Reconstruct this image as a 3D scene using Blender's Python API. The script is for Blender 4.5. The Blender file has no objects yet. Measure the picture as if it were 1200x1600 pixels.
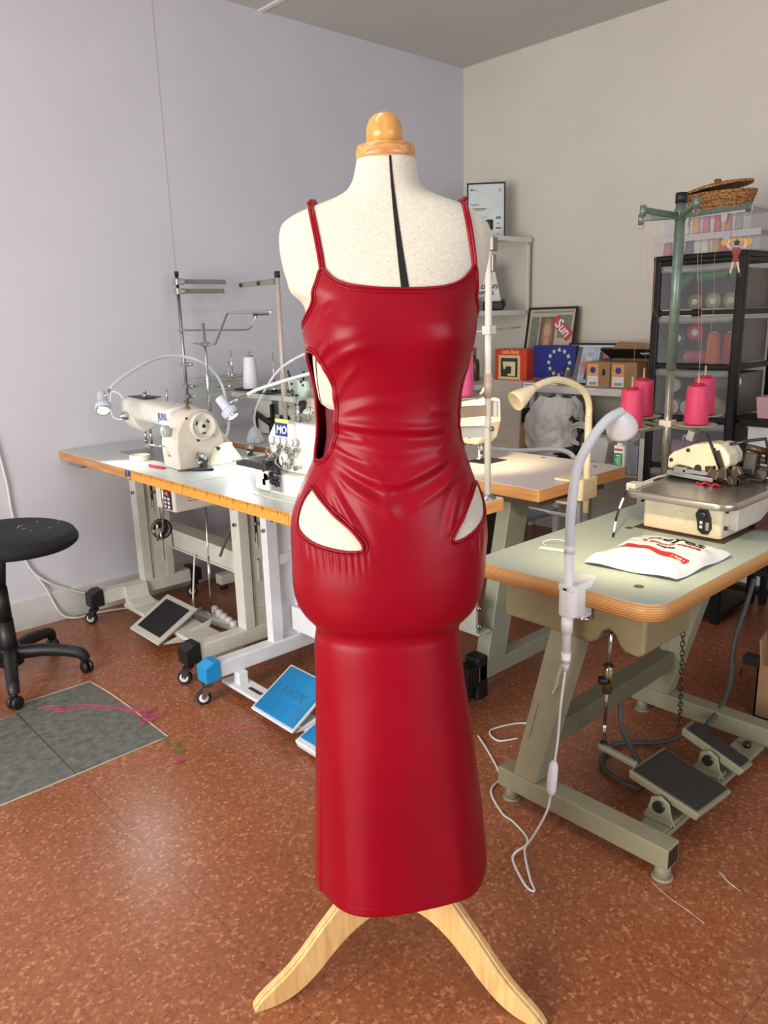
import bpy, bmesh, math, random
import numpy as np
from mathutils import Vector, Matrix, Quaternion
random.seed(4); PI = math.pi
SC = bpy.context.scene; COL = SC.collection

# ---------------------------------------------------------------- camera
YAW, PITCH, ROLL, FPX, HC = math.radians(47.6), math.radians(14.0), math.radians(-1.6), 1215.0, 1.40
_F = Vector((math.cos(YAW)*math.cos(PITCH), math.sin(YAW)*math.cos(PITCH), -math.sin(PITCH)))
_R0 = _F.cross(Vector((0, 0, 1))).normalized(); _U0 = _R0.cross(_F)
_R = _R0*math.cos(ROLL) + _U0*math.sin(ROLL); _U = _U0*math.cos(ROLL) - _R0*math.sin(ROLL)
cd = bpy.data.cameras.new('camera'); cam = bpy.data.objects.new('camera', cd); COL.objects.link(cam)
cd.sensor_fit = 'VERTICAL'; cd.sensor_height = 36.0; cd.lens = FPX/1600*36; cd.clip_start = .02
cam.matrix_world = Matrix(((_R.x, _U.x, -_F.x, 0), (_R.y, _U.y, -_F.y, 0), (_R.z, _U.z, -_F.z, HC), (0, 0, 0, 1)))
SC.camera = cam

# ---------------------------------------------------------------- light and exposure
SC.view_settings.view_transform = 'Standard'; SC.view_settings.look = 'None'
SC.view_settings.exposure = 0.6; SC.view_settings.gamma = 1.0; SC.view_settings.use_curve_mapping = False
wd = bpy.data.worlds.new('world'); SC.world = wd; wd.use_nodes = True
wd.node_tree.nodes['Background'].inputs[0].default_value = (.75, .85, 1, 1)
wd.node_tree.nodes['Background'].inputs[1].default_value = .5
def area_light(name, loc, aim, sx, sy, watts, col):
    l = bpy.data.lights.new(name, 'AREA'); l.shape = 'RECTANGLE'; l.size = sx; l.size_y = sy; l.energy = watts; l.color = col
    o = bpy.data.objects.new(name, l); COL.objects.link(o); o.location = loc
    o.rotation_euler = (Vector(aim)-Vector(loc)).to_track_quat('-Z', 'Y').to_euler(); return o
# daylight through the shop window and the glazed door behind the camera, and the ceiling tubes
area_light('window_daylight', (-2.3, 1.1, 1.35), (1.2, 1.5, .9), 2.6, 1.7, 122, (1.0, .955, .89))
area_light('street_daylight', (.9, -2.3, 1.4), (1.3, 1.5, 1.0), 2.2, 1.8, 34, (.80, .88, 1.0))
area_light('ceiling_tube_light', (.55, 1.5, 2.9), (.56, 1.5, 0), .25, 1.4, 9, (.93, .96, 1.0))

# ---------------------------------------------------------------- materials
def lin(c):
    c = [x/255 for x in c]
    return tuple((x/12.92 if x <= .04045 else ((x+.055)/1.055)**2.4) for x in c) + (1,)
MATS = {}
def mat(name, rgb, rough=.5, metal=0, var=.06, scale=18, bump=0, bscale=300, trans=0, alpha=1, emit=0, coat=0, spec=.5):
    if name in MATS: return MATS[name]
    m = bpy.data.materials.new(name); m.use_nodes = True; nt = m.node_tree; b = nt.nodes['Principled BSDF']
    c = lin(rgb); tc = nt.nodes.new('ShaderNodeTexCoord')
    if var:
        n = nt.nodes.new('ShaderNodeTexNoise'); n.inputs['Scale'].default_value = scale; n.inputs['Detail'].default_value = 4
        nt.links.new(tc.outputs['Object'], n.inputs['Vector'])
        r = nt.nodes.new('ShaderNodeValToRGB'); r.color_ramp.elements[0].position = .3; r.color_ramp.elements[1].position = .7
        r.color_ramp.elements[0].color = tuple(x*(1-var) for x in c[:3]) + (1,)
        r.color_ramp.elements[1].color = tuple(min(1, x*(1+var)) for x in c[:3]) + (1,)
        nt.links.new(n.outputs['Fac'], r.inputs['Fac']); nt.links.new(r.outputs['Color'], b.inputs['Base Color'])
    else: b.inputs['Base Color'].default_value = c
    b.inputs['Roughness'].default_value = rough; b.inputs['Metallic'].default_value = metal
    b.inputs['Specular IOR Level'].default_value = spec
    b.inputs['Transmission Weight'].default_value = trans; b.inputs['Alpha'].default_value = alpha; b.inputs['Coat Weight'].default_value = coat
    if emit: b.inputs['Emission Color'].default_value = c; b.inputs['Emission Strength'].default_value = emit
    if bump:
        n2 = nt.nodes.new('ShaderNodeTexNoise'); n2.inputs['Scale'].default_value = bscale; n2.inputs['Detail'].default_value = 3
        nt.links.new(tc.outputs['Object'], n2.inputs['Vector'])
        bp = nt.nodes.new('ShaderNodeBump'); bp.inputs['Strength'].default_value = bump; bp.inputs['Distance'].default_value = .002
        nt.links.new(n2.outputs['Fac'], bp.inputs['Height']); nt.links.new(bp.outputs['Normal'], b.inputs['Normal'])
    MATS[name] = m; return m
def nodes_of(m): return m.node_tree.nodes, m.node_tree.links, m.node_tree.nodes['Principled BSDF']
def wood_mat(name, c1, c2, rough=.4, axis=0, stretch=(1, 12, 12), scale=4, rings=0):
    if name in MATS: return MATS[name]
    m = bpy.data.materials.new(name); m.use_nodes = True; N, L, b = nodes_of(m)
    tc = N.new('ShaderNodeTexCoord'); mp = N.new('ShaderNodeMapping'); mp.inputs['Scale'].default_value = stretch
    n = N.new('ShaderNodeTexNoise'); n.inputs['Scale'].default_value = scale; n.inputs['Detail'].default_value = 7; n.inputs['Distortion'].default_value = .7
    r = N.new('ShaderNodeValToRGB'); r.color_ramp.elements[0].position = .33; r.color_ramp.elements[1].position = .68
    r.color_ramp.elements[0].color = lin(c1); r.color_ramp.elements[1].color = lin(c2)
    L.new(tc.outputs['Object'], mp.inputs['Vector']); L.new(mp.outputs['Vector'], n.inputs['Vector'])
    L.new(n.outputs['Fac'], r.inputs['Fac']); L.new(r.outputs['Color'], b.inputs['Base Color'])
    b.inputs['Roughness'].default_value = rough
    MATS[name] = m; return m
def layered_mat(name, stops, period, rough=.45):    # plywood edge: plies stacked along z
    m = bpy.data.materials.new(name); m.use_nodes = True; N, L, b = nodes_of(m)
    tc = N.new('ShaderNodeTexCoord'); w = N.new('ShaderNodeTexWave'); w.bands_direction = 'Z'; w.inputs['Scale'].default_value = period
    w.inputs['Distortion'].default_value = .6; w.inputs['Detail'].default_value = 2; w.inputs['Detail Scale'].default_value = 3
    r = N.new('ShaderNodeValToRGB'); r.color_ramp.elements[0].color = lin(stops[0]); r.color_ramp.elements[1].color = lin(stops[1])
    n = N.new('ShaderNodeTexNoise'); n.inputs['Scale'].default_value = 9; n.inputs['Detail'].default_value = 5
    mx = N.new('ShaderNodeMix'); mx.data_type = 'RGBA'; mx.blend_type = 'MULTIPLY'; mx.inputs['Factor'].default_value = .5
    L.new(tc.outputs['Object'], w.inputs['Vector']); L.new(w.outputs['Fac'], r.inputs['Fac'])
    L.new(tc.outputs['Object'], n.inputs['Vector']); L.new(r.outputs['Color'], mx.inputs['A']); L.new(n.outputs['Color'], mx.inputs['B'])
    L.new(r.outputs['Color'], b.inputs['Base Color']); b.inputs['Roughness'].default_value = rough
    MATS[name] = m; return m

# ---------------------------------------------------------------- mesh builder
def catmull(pts, n=8, closed=False):
    P = [Vector(p) for p in pts]; out = []; k = len(P)
    if k < 3 and not closed: return P
    rng = range(k) if closed else range(k-1)
    for i in rng:
        if closed: a, b, c, d = P[(i-1) % k], P[i], P[(i+1) % k], P[(i+2) % k]
        else: a, b, c, d = P[max(i-1, 0)], P[i], P[i+1], P[min(i+2, k-1)]
        for j in range(n):
            t = j/n
            out.append(.5*((2*b)+(c-a)*t+(2*a-5*b+4*c-d)*t*t+(3*b-a-3*c+d)*t**3))
    if not closed: out.append(P[-1])
    return out
class MB:
    def __init__(s): s.v = []; s.f = []; s.sm = []; s.mi = []; s.cur = 0
    def add(s, vs, fs, smooth=False, M=None):
        o = len(s.v)
        for p in vs:
            p = Vector(p); s.v.append(M @ p if M else p)
        for f in fs: s.f.append([i+o for i in f]); s.sm.append(smooth); s.mi.append(s.cur)
        return s
    def box(s, c, d, rot=None, taper=1.0):
        x, y, z = d[0]/2, d[1]/2, d[2]/2; t = taper
        vs = [(-x, -y, -z), (x, -y, -z), (x, y, -z), (-x, y, -z), (-x*t, -y*t, z), (x*t, -y*t, z), (x*t, y*t, z), (-x*t, y*t, z)]
        M = Matrix.Translation(c)
        if rot is not None: M = M @ (rot if isinstance(rot, Matrix) else Matrix.Rotation(rot[2], 4, 'Z') @ Matrix.Rotation(rot[1], 4, 'Y') @ Matrix.Rotation(rot[0], 4, 'X'))
        return s.add(vs, [(0, 3, 2, 1), (4, 5, 6, 7), (0, 1, 5, 4), (1, 2, 6, 5), (2, 3, 7, 6), (3, 0, 4, 7)], False, M)
    def bb(s, x0, x1, y0, y1, z0, z1): return s.box(((x0+x1)/2, (y0+y1)/2, (z0+z1)/2), (x1-x0, y1-y0, z1-z0))
    def rbox(s, c, d, r, seg=3, rot=None):   # rounded in plan, flat top and bottom
        x, y = d[0]/2, d[1]/2; pts = []
        for cx, cy, a0 in ((x-r, y-r, 0), (-x+r, y-r, 90), (-x+r, -y+r, 180), (x-r, -y+r, 270)):
            for k in range(seg+1):
                a = math.radians(a0+90*k/seg); pts.append((cx+r*math.cos(a), cy+r*math.sin(a)))
        M = Matrix.Translation(c)
        if rot is not None: M = M @ Matrix.Rotation(rot[2], 4, 'Z') @ Matrix.Rotation(rot[1], 4, 'Y') @ Matrix.Rotation(rot[0], 4, 'X')
        n = len(pts); h = d[2]/2
        vs = [(p[0], p[1], -h) for p in pts]+[(p[0], p[1], h) for p in pts]
        return s.add(vs, [list(range(n))[::-1], list(range(n, 2*n))]+[(i, (i+1) % n, n+(i+1) % n, n+i) for i in range(n)], False, M)
    def prism(s, poly, lo, hi, ax='z', M=None, smooth=False):   # polygon in the two other axes, extruded along ax
        n = len(poly)
        def put(p, h): return {'z': (p[0], p[1], h), 'y': (p[0], h, p[1]), 'x': (h, p[0], p[1])}[ax]
        vs = [put(p, lo) for p in poly]+[put(p, hi) for p in poly]
        o = len(s.f); s.add(vs, [list(range(n))[::-1], list(range(n, 2*n))], False, M)
        s.add(vs, [(i, (i+1) % n, n+(i+1) % n, n+i) for i in range(n)], smooth, M); return s
    def tube(s, pts, r, seg=10, n=0, closed=False, cap=True, flat=None):
        P = [Vector(p) for p in pts]
        if n: P = catmull(P, n, closed)
        k = len(P); R = r if isinstance(r, (list, tuple)) else [r]*k
        if len(R) != k: R = [R[0]+(R[-1]-R[0])*i/(k-1) if len(R) == 2 else float(np.interp(i/(k-1), np.linspace(0, 1, len(R)), R)) for i in range(k)]
        vs = []; fs = []; nrm = None
        for i, p in enumerate(P):
            a = P[(i-1) % k] if (closed or i > 0) else p; b = P[(i+1) % k] if (closed or i < k-1) else p
            t = (b-a).normalized() if (b-a).length > 1e-9 else Vector((0, 0, 1))
            if nrm is None:
                nrm = t.orthogonal().normalized()
            else:
                nrm = (nrm-t*nrm.dot(t)); nrm = nrm.normalized() if nrm.length > 1e-6 else t.orthogonal().normalized()
            bn = t.cross(nrm)
            for j in range(seg):
                a = 2*PI*j/seg; vs.append(p+R[i]*(math.cos(a)*nrm+math.sin(a)*bn))
        m = k if closed else k-1
        for i in range(m):
            for j in range(seg):
                a = i*seg+j; b = i*seg+(j+1) % seg; c = ((i+1) % k)*seg+(j+1) % seg; d = ((i+1) % k)*seg+j
                fs.append((a, b, c, d))
        s.add(vs, fs, True)
        if cap and not closed: s.add(vs[:seg], [list(range(seg))[::-1]]); s.add(vs[-seg:], [list(range(seg))])
        return s
    def cyl(s, p0, p1, r0, r1=None, seg=20): return s.tube([p0, p1], [r0, r0 if r1 is None else r1], seg)
    def lathe(s, prof, c=(0, 0, 0), axis=(0, 0, 1), seg=28, arc=None, sharp=False):   # prof: (radius, height)
        q = Vector((0, 0, 1)).rotation_difference(Vector(axis).normalized()).to_matrix().to_4x4(); M = Matrix.Translation(c) @ q
        vs = []; fs = []; k = len(prof)
        for r, h in prof:
            for j in range(seg):
                a = 2*PI*j/seg; vs.append((max(r, 1e-5)*math.cos(a), max(r, 1e-5)*math.sin(a), h))
        for i in range(k-1):
            for j in range(seg): fs.append((i*seg+j, i*seg+(j+1) % seg, (i+1)*seg+(j+1) % seg, (i+1)*seg+j))
        s.add(vs, fs, not sharp, M)
        if prof[0][0] > 1e-4: s.add(vs[:seg], [list(range(seg))[::-1]], False, M)
        if prof[-1][0] > 1e-4: s.add(vs[-seg:], [list(range(seg))], False, M)
        return s
    def ball(s, c, r, sc=(1, 1, 1), seg=16, rings=10, rot=None):
        M = Matrix.Translation(c)
        if rot is not None: M = M @ rot
        M = M @ Matrix.Diagonal((r*sc[0], r*sc[1], r*sc[2], 1)); vs = []; fs = []
        for i in range(rings+1):
            t = PI*i/rings
            for j in range(seg): vs.append((max(math.sin(t), 1e-4)*math.cos(2*PI*j/seg), max(math.sin(t), 1e-4)*math.sin(2*PI*j/seg), -math.cos(t)))
        for i in range(rings):
            for j in range(seg): fs.append((i*seg+j, i*seg+(j+1) % seg, (i+1)*seg+(j+1) % seg, (i+1)*seg+j))
        return s.add(vs, fs, True, M)
    def grid(s, fn, nu, nv, smooth=True, closed=False):
        vs = [fn(i/(nu-1 if not closed else nu), j/(nv-1)) for j in range(nv) for i in range(nu)]; fs = []
        for j in range(nv-1):
            for i in range(nu if closed else nu-1): fs.append((j*nu+i, j*nu+(i+1) % nu, (j+1)*nu+(i+1) % nu, (j+1)*nu+i))
        return s.add(vs, fs, smooth)
    def m(s, i): s.cur = i; return s
    def build(s, name, mats, parent=None, bev=0, seg=2, sub=0, solid=0, ang=.6):
        me = bpy.data.meshes.new(name); me.from_pydata([tuple(p) for p in s.v], [], s.f)
        for p, sm, mi in zip(me.polygons, s.sm, s.mi): p.use_smooth = sm; p.material_index = mi
        for m in (mats if isinstance(mats, (list, tuple)) else [mats]): me.materials.append(m)
        me.update(); o = bpy.data.objects.new(name, me); COL.objects.link(o)
        bm = bmesh.new(); bm.from_mesh(me); bmesh.ops.remove_doubles(bm, verts=bm.verts, dist=1e-5)
        bmesh.ops.recalc_face_normals(bm, faces=bm.faces); bm.to_mesh(me); bm.free()
        if parent: o.parent = parent
        if bev:
            b = o.modifiers.new('bevel', 'BEVEL'); b.width = bev; b.segments = seg; b.limit_method = 'ANGLE'; b.angle_limit = ang
            b.harden_normals = False
        if sub: u = o.modifiers.new('sub', 'SUBSURF'); u.levels = sub; u.render_levels = sub
        if solid: k = o.modifiers.new('solid', 'SOLIDIFY'); k.thickness = solid; k.offset = -1
        return o
def tag(o, label, cat, group=None, kind=None):
    o['label'] = label; o['category'] = cat
    if group: o['group'] = group
    if kind: o['kind'] = kind
    return o
def thing(name, label, cat, loc=(0, 0, 0), rz=0, group=None):
    o = bpy.data.objects.new(name, None); COL.objects.link(o); o.location = loc; o.rotation_euler = (0, 0, rz); o.empty_display_size = .05
    return tag(o, label, cat, group)
def struct(name, mb, mats, **k):
    o = mb.build(name, mats, **k); o['kind'] = 'structure'; return o
def kids(o): return [c for c in COL.objects if c.parent == o]
def dup(o, loc, rz=None, label=None, parent=None):
    c = o.copy(); COL.objects.link(c)
    if parent is not None: c.parent = parent
    else:
        c.location = loc
        if rz is not None: c.rotation_euler = (0, 0, rz)
        if label: c['label'] = label
    for ch in kids(o): dup(ch, None, parent=c)
    return c
def text(name, body, size, mt, parent, M, ext=.0004, sx=1, shear=0, bold=0):
    cu = bpy.data.curves.new('t', 'FONT'); cu.body = body; cu.size = size; cu.extrude = ext; cu.align_x = 'CENTER'; cu.align_y = 'CENTER'; cu.shear = shear; cu.offset = bold
    cu.resolution_u = 3
    t = bpy.data.objects.new('t', cu); COL.objects.link(t); dg = bpy.context.evaluated_depsgraph_get()
    me = bpy.data.meshes.new_from_object(t.evaluated_get(dg)); bpy.data.objects.remove(t)
    for v in me.vertices: v.co = M @ Vector((v.co.x*sx, v.co.y, v.co.z))
    me.materials.clear(); me.materials.append(mt); me.name = name
    o = bpy.data.objects.new(name, me); COL.objects.link(o); o.parent = parent; return o
def frame_m(o, xdir, ydir):     # matrix that lays text: x along xdir, y along ydir
    x = Vector(xdir).normalized(); y = Vector(ydir); y = (y-x*y.dot(x)).normalized(); z = x.cross(y)
    return Matrix(((x.x, y.x, z.x, o[0]), (x.y, y.y, z.y, o[1]), (x.z, y.z, z.z, o[2]), (0, 0, 0, 1)))

# common materials
M_white = mat('white_paint', (222, 222, 222), .4)
M_cream = mat('cream_enamel', (222, 214, 196), .32)
M_chrome = mat('chrome', (205, 205, 205), .18, 1, var=.03)
M_steel = mat('brushed_steel', (165, 165, 165), .35, 1)
M_dark = mat('dark_steel', (70, 68, 66), .4, .8)
M_black = mat('black_plastic', (22, 22, 23), .45)
M_rubber = mat('black_rubber', (32, 32, 33), .75)
M_legA = mat('beige_leg_enamel', (206, 206, 194), .4)
M_legB = mat('white_leg_enamel', (220, 224, 228), .4)
M_jack = mat('bright_blue_plastic', (20, 140, 200), .4)
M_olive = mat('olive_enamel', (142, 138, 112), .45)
M_blue = mat('logo_blue', (18, 48, 138), .5, var=0)
M_pink = mat('pink_thread', (202, 56, 94), .55, var=.1, scale=60)
M_grey = mat('grey_plastic', (120, 124, 130), .5)
M_card = mat('brown_cardboard', (158, 124, 86), .8)
M_paper = mat('white_paper', (226, 226, 222), .7)
M_cable = mat('white_cable', (215, 213, 205), .5)
M_cableg = mat('grey_cable', (80, 80, 78), .55)
# ================================================================ setting
XW, YW, ZC, XB, YB = 4.24, 3.754, 2.97, -2.5, -2.5
fm = bpy.data.materials.new('mottled_brown_linoleum'); fm.use_nodes = True; N, L, b = nodes_of(fm)
tc = N.new('ShaderNodeTexCoord')
n3 = N.new('ShaderNodeTexNoise'); n3.inputs['Scale'].default_value = 1.3; n3.inputs['Detail'].default_value = 5; L.new(tc.outputs['Object'], n3.inputs['Vector'])
nd = N.new('ShaderNodeTexNoise'); nd.inputs['Scale'].default_value = 160; nd.inputs['Detail'].default_value = 2; L.new(tc.outputs['Object'], nd.inputs['Vector'])
dv = N.new('ShaderNodeMix'); dv.data_type = 'VECTOR'; dv.inputs['Factor'].default_value = .012; L.new(tc.outputs['Object'], dv.inputs['A']); L.new(nd.outputs['Color'], dv.inputs['B'])
n1 = N.new('ShaderNodeTexVoronoi'); n1.inputs['Scale'].default_value = 135; L.new(dv.outputs['Result'], n1.inputs['Vector'])
sx_ = N.new('ShaderNodeSeparateColor'); L.new(n1.outputs['Color'], sx_.inputs['Color'])
r1 = N.new('ShaderNodeValToRGB'); e = r1.color_ramp.elements
e[0].position = .0; e[0].color = lin((134, 78, 50)); e[1].position = 1.0; e[1].color = lin((194, 136, 102))
for ps, cc in ((.12, (142, 84, 55)), (.22, (150, 90, 60)), (.74, (155, 94, 63)), (.84, (165, 105, 74)), (.93, (180, 121, 89))): k = e.new(ps); k.color = lin(cc)
L.new(sx_.outputs['Red'], r1.inputs['Fac'])
n2 = N.new('ShaderNodeTexNoise'); n2.inputs['Scale'].default_value = 260; n2.inputs['Detail'].default_value = 3; L.new(tc.outputs['Object'], n2.inputs['Vector'])
r2 = N.new('ShaderNodeValToRGB'); e = r2.color_ramp.elements; e[0].position = .3; e[0].color = (.86, .84, .82, 1); e[1].position = .7; e[1].color = (1.10, 1.10, 1.08, 1)
L.new(n2.outputs['Fac'], r2.inputs['Fac'])
mx = N.new('ShaderNodeMix'); mx.data_type = 'RGBA'; mx.blend_type = 'MULTIPLY'; mx.inputs['Factor'].default_value = 1; L.new(r2.outputs['Color'], mx.inputs['B']); L.new(r1.outputs['Color'], mx.inputs['A'])
mu = N.new('ShaderNodeMix'); mu.data_type = 'RGBA'; mu.blend_type = 'MULTIPLY'; mu.inputs['Factor'].default_value = 1
r3 = N.new('ShaderNodeValToRGB'); e = r3.color_ramp.elements; e[0].position = .3; e[0].color = (.80, .80, .80, 1); e[1].position = .7; e[1].color = (1.06, 1.04, 1.0, 1)
L.new(n3.outputs['Fac'], r3.inputs['Fac']); L.new(mx.outputs['Result'], mu.inputs['A']); L.new(r3.outputs['Color'], mu.inputs['B'])
bk = N.new('ShaderNodeTexBrick'); bk.offset = 0; bk.squash = 1; bk.inputs['Scale'].default_value = 1; bk.inputs['Brick Width'].default_value = .622; bk.inputs['Row Height'].default_value = .622
bk.inputs['Mortar Size'].default_value = .0016; bk.inputs['Color1'].default_value = bk.inputs['Color2'].default_value = (1, 1, 1, 1); bk.inputs['Mortar'].default_value = (.66, .63, .6, 1)
mp = N.new('ShaderNodeMapping'); mp.inputs['Location'].default_value = (-.757, -2.337, 0); L.new(tc.outputs['Object'], mp.inputs['Vector']); L.new(mp.outputs['Vector'], bk.inputs['Vector'])
mv = N.new('ShaderNodeMix'); mv.data_type = 'RGBA'; mv.blend_type = 'MULTIPLY'; mv.inputs['Factor'].default_value = 1
L.new(mu.outputs['Result'], mv.inputs['A']); L.new(bk.outputs['Color'], mv.inputs['B']); L.new(mv.outputs['Result'], b.inputs['Base Color'])
rr = N.new('ShaderNodeMapRange'); rr.inputs['To Min'].default_value = .25; rr.inputs['To Max'].default_value = .36; L.new(n3.outputs['Fac'], rr.inputs['Value']); L.new(rr.outputs['Result'], b.inputs['Roughness'])
floor = struct('floor', MB().bb(XB, XW+.1, YB, YW+.1, -.06, 0), fm)
# bare grey patch where floor tiles are missing
pm = mat('bare_grey_screed', (98, 100, 92), .6, var=.32, scale=34, bump=.3, bscale=60)
MB().prism([(.757, 2.335), (1.076, 2.337), (1.062, 2.962), (.764, 2.968)], .0003, .0018).build('tile_patch', pm, floor)
MB().prism([(.20, 2.335), (.7555, 2.335), (.7555, 2.89), (.20, 2.905)], .0003, .0016).build('tile_patch', pm, floor)
MB().bb(.7557, .7577, 2.335, 2.90, .0003, .0021).build('tile_joint', mat('dark_tile_joint', (50, 50, 46), .8), floor)
rm = mat('worn_pale_edge', (176, 168, 150), .7, var=.2, scale=60)
eb = MB()
for pts in ([(.2, 2.907), (.754, 2.892)], [(.764, 2.97), (1.0, 2.963), (1.064, 2.964)], [(1.064, 2.964), (1.078, 2.80), (1.082, 2.60), (1.08, 2.335)], [(1.08, 2.335), (.9, 2.333), (.72, 2.331), (.2, 2.331)]):
    eb.tube([(p[0], p[1], .0012) for p in pts], .0028, 6, n=4)
eb.build('worn_tile_edge', rm, floor)
wl = mat('dusk_tinted_wall_paint', (200, 200, 207), .75, var=.025, scale=2.5, bump=.08, bscale=140)  # cool tint of lamp and dusk light mixed into the paint
wr = mat('warm_white_wall_paint', (208, 203, 191), .75, var=.03, scale=2.0, bump=.08, bscale=140)
struct('wall_left', MB().bb(XB, XW+.1, YW, YW+.1, 0, ZC), wl)
struct('wall_right', MB().bb(XW, XW+.1, YB, YW, 0, ZC), wr)
cm = mat('ceiling_paint', (196, 194, 190), .8, var=.03, scale=2)
struct('ceiling', MB().bb(XB, XW+.1, YB, YW+.1, ZC, ZC+.08), cm)
# walls behind the camera with the big window openings
wb = MB(); wb.bb(XB-.1, XB, YB, YW, 0, .45).bb(XB-.1, XB, YB, YW, 2.65, ZC).bb(XB-.1, XB, YB, -.35, .45, 2.65).bb(XB-.1, XB, 2.55, YW+.1, .45, 2.65)
struct('wall_back', wb, wl)
wf = MB(); wf.bb(XB, XW, YB-.1, YB, 0, .45).bb(XB, XW, YB-.1, YB, 2.65, ZC).bb(XB, -.4, YB-.1, YB, .45, 2.65).bb(2.2, XW, YB-.1, YB, .45, 2.65)
struct('wall_front', wf, wl)
struct('baseboard_left', MB().prism([(YW-.014, 0), (YW, 0), (YW, .152), (YW-.004, .152), (YW-.014, .142)], XB, XW, 'x'), mat('baseboard_paint', (196, 196, 192), .5))
struct('baseboard_right', MB().bb(XW-.012, XW, YB, YW-.014, 0, .11), MATS['baseboard_paint'])
struct('trim_1', MB().bb(2.64, 2.665, YB, YW, ZC-.008, ZC), mat('ceiling_strip_paint', (226, 226, 222), .6))
struct('trim_2', MB().bb(2.035, 2.039, YW-.0012, YW, .16, ZC), mat('panel_joint', (176, 176, 176), .8))

# ================================================================ dress form
FXY = Vector((1.002, 1.075, 0)); FRZ = YAW-PI/2
def hermite(T):
    T = np.array(sorted(T)); z = T[:, 0]
    d = np.gradient(T[:, 1:], z, axis=0)
    def f(q):
        q = np.clip(np.asarray(q, float), z[0], z[-1]); i = np.clip(np.searchsorted(z, q)-1, 0, len(z)-2)
        h = z[i+1]-z[i]; t = (q-z[i])/h; t = t[..., None]; h = h[..., None]
        return (2*t**3-3*t**2+1)*T[i, 1:]+(t**3-2*t**2+t)*h*d[i]+(-2*t**3+3*t**2)*T[i+1, 1:]+(t**3-t**2)*h*d[i+1]
    return f
BODY = hermite([(1.668, .006, .052, .050, .050), (1.65, .005, .055, .052, .052), (1.63, .004, .061, .056, .058), (1.615, .004, .075, .060, .066),
 (1.603, .004, .102, .064, .074), (1.594, .003, .130, .066, .078), (1.582, 0, .158, .069, .082), (1.568, -.002, .178, .073, .086), (1.553, 0, .187, .078, .09),
 (1.53, 0, .189, .085, .095), (1.50, 0, .186, .094, .1), (1.47, 0, .179, .104, .104), (1.447, 0, .171, .112, .106), (1.432, .003, .158, .117, .107), (1.39, .004, .150, .126, .105),
 (1.35, .003, .143, .124, .098), (1.31, 0, .138, .114, .09), (1.27, -.002, .131, .107, .086), (1.25, -.002, .126, .10, .082), (1.235, -.003, .108, .085, .07), (1.17, -.003, .108, .082, .07),
 (1.145, -.001, .128, .10, .09), (1.11, 0, .155, .111, .115), (1.07, -.004, .1745, .1225, .132), (1.03, -.006, .1865, .1275, .14), (1.0, -.006, .1905, .1305, .141), (.95, -.008, .186, .128, .138),
 (.90, -.009, .183, .128, .134), (.86, -.01, .174, .121, .126), (.835, -.01, .160, .110, .112), (.815, -.012, .140, .095, .095), (.80, -.013, .10, .07, .07)])
NE = 2.2
def se(phi, z, fn, off=0.0):   # phi: angle from the front, positive towards the form's left (image right)
    c = fn(z); cx, a, bf, bb = c[..., 0], c[..., 1]+off, c[..., 2]+off, c[..., 3]+off
    s, co = np.sin(phi), np.cos(phi)
    x = cx+a*np.sign(s)*np.abs(s)**(2/NE); y = np.where(co > 0, -bf, bb)*np.abs(co)**(2/NE)
    return x, y
def front_y(x, z, fn, off=0.0):
    c = fn(z); a = c[..., 1]+off; b_ = c[..., 2]+off
    return -b_*np.maximum(0, 1-np.abs((x-c[..., 0])/a)**NE)**(1/NE)
def to_phi(x, z, fn):
    c = fn(np.array(z)); t = (x-c[..., 0])/c[..., 1]
    return float(np.arcsin(np.clip(np.sign(t)*abs(t)**(NE/2), -1, 1)))
linen = bpy.data.materials.new('natural_linen'); linen.use_nodes = True; N, L, b = nodes_of(linen)
tc = N.new('ShaderNodeTexCoord'); w1 = N.new('ShaderNodeTexNoise'); w2 = N.new('ShaderNodeTexNoise')
for w, s in ((w1, (700, 700, 160)), (w2, (160, 160, 900))):
    mp = N.new('ShaderNodeMapping'); mp.inputs['Scale'].default_value = s; L.new(tc.outputs['Object'], mp.inputs['Vector']); L.new(mp.outputs['Vector'], w.inputs['Vector']); w.inputs['Scale'].default_value = 1; w.inputs['Detail'].default_value = 2
ad = N.new('ShaderNodeMath'); L.new(w1.outputs['Fac'], ad.inputs[0]); L.new(w2.outputs['Fac'], ad.inputs[1])
rp = N.new('ShaderNodeValToRGB'); rp.color_ramp.elements[0].position = .38; rp.color_ramp.elements[0].color = lin((188, 180, 162)); rp.color_ramp.elements[1].position = .62; rp.color_ramp.elements[1].color = lin((212, 205, 189))
hf = N.new('ShaderNodeMath'); hf.operation = 'MULTIPLY'; hf.inputs[1].default_value = .5; L.new(ad.outputs[0], hf.inputs[0]); L.new(hf.outputs[0], rp.inputs['Fac']); L.new(rp.outputs['Color'], b.inputs['Base Color'])
b.inputs['Roughness'].default_value = .9; b.inputs['Specular IOR Level'].default_value = .15
bp = N.new('ShaderNodeBump'); bp.inputs['Strength'].default_value = .25; bp.inputs['Distance'].default_value = .0006; L.new(hf.outputs[0], bp.inputs['Height']); L.new(bp.outputs['Normal'], b.inputs['Normal'])
MATS['linen'] = linen
form = thing('dress_form', "linen covered dressmaker's form with wooden knob and curved wooden legs wearing the red dress", 'dress form', FXY, FRZ)
zs = np.concatenate([np.linspace(.80, 1.42, 70), np.linspace(1.425, 1.668, 70)]); ph = np.linspace(-PI, PI, 129)[:-1]
bd = MB(); nv = len(zs); nu = len(ph)
vs = []
for z in zs:
    x, y = se(ph, np.full(nu, z), BODY); vs += [(float(p), float(q), float(z)) for p, q in zip(x, y)]
fs = [(j*nu+i, j*nu+(i+1) % nu, (j+1)*nu+(i+1) % nu, (j+1)*nu+i) for j in range(nv-1) for i in range(nu)]
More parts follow.
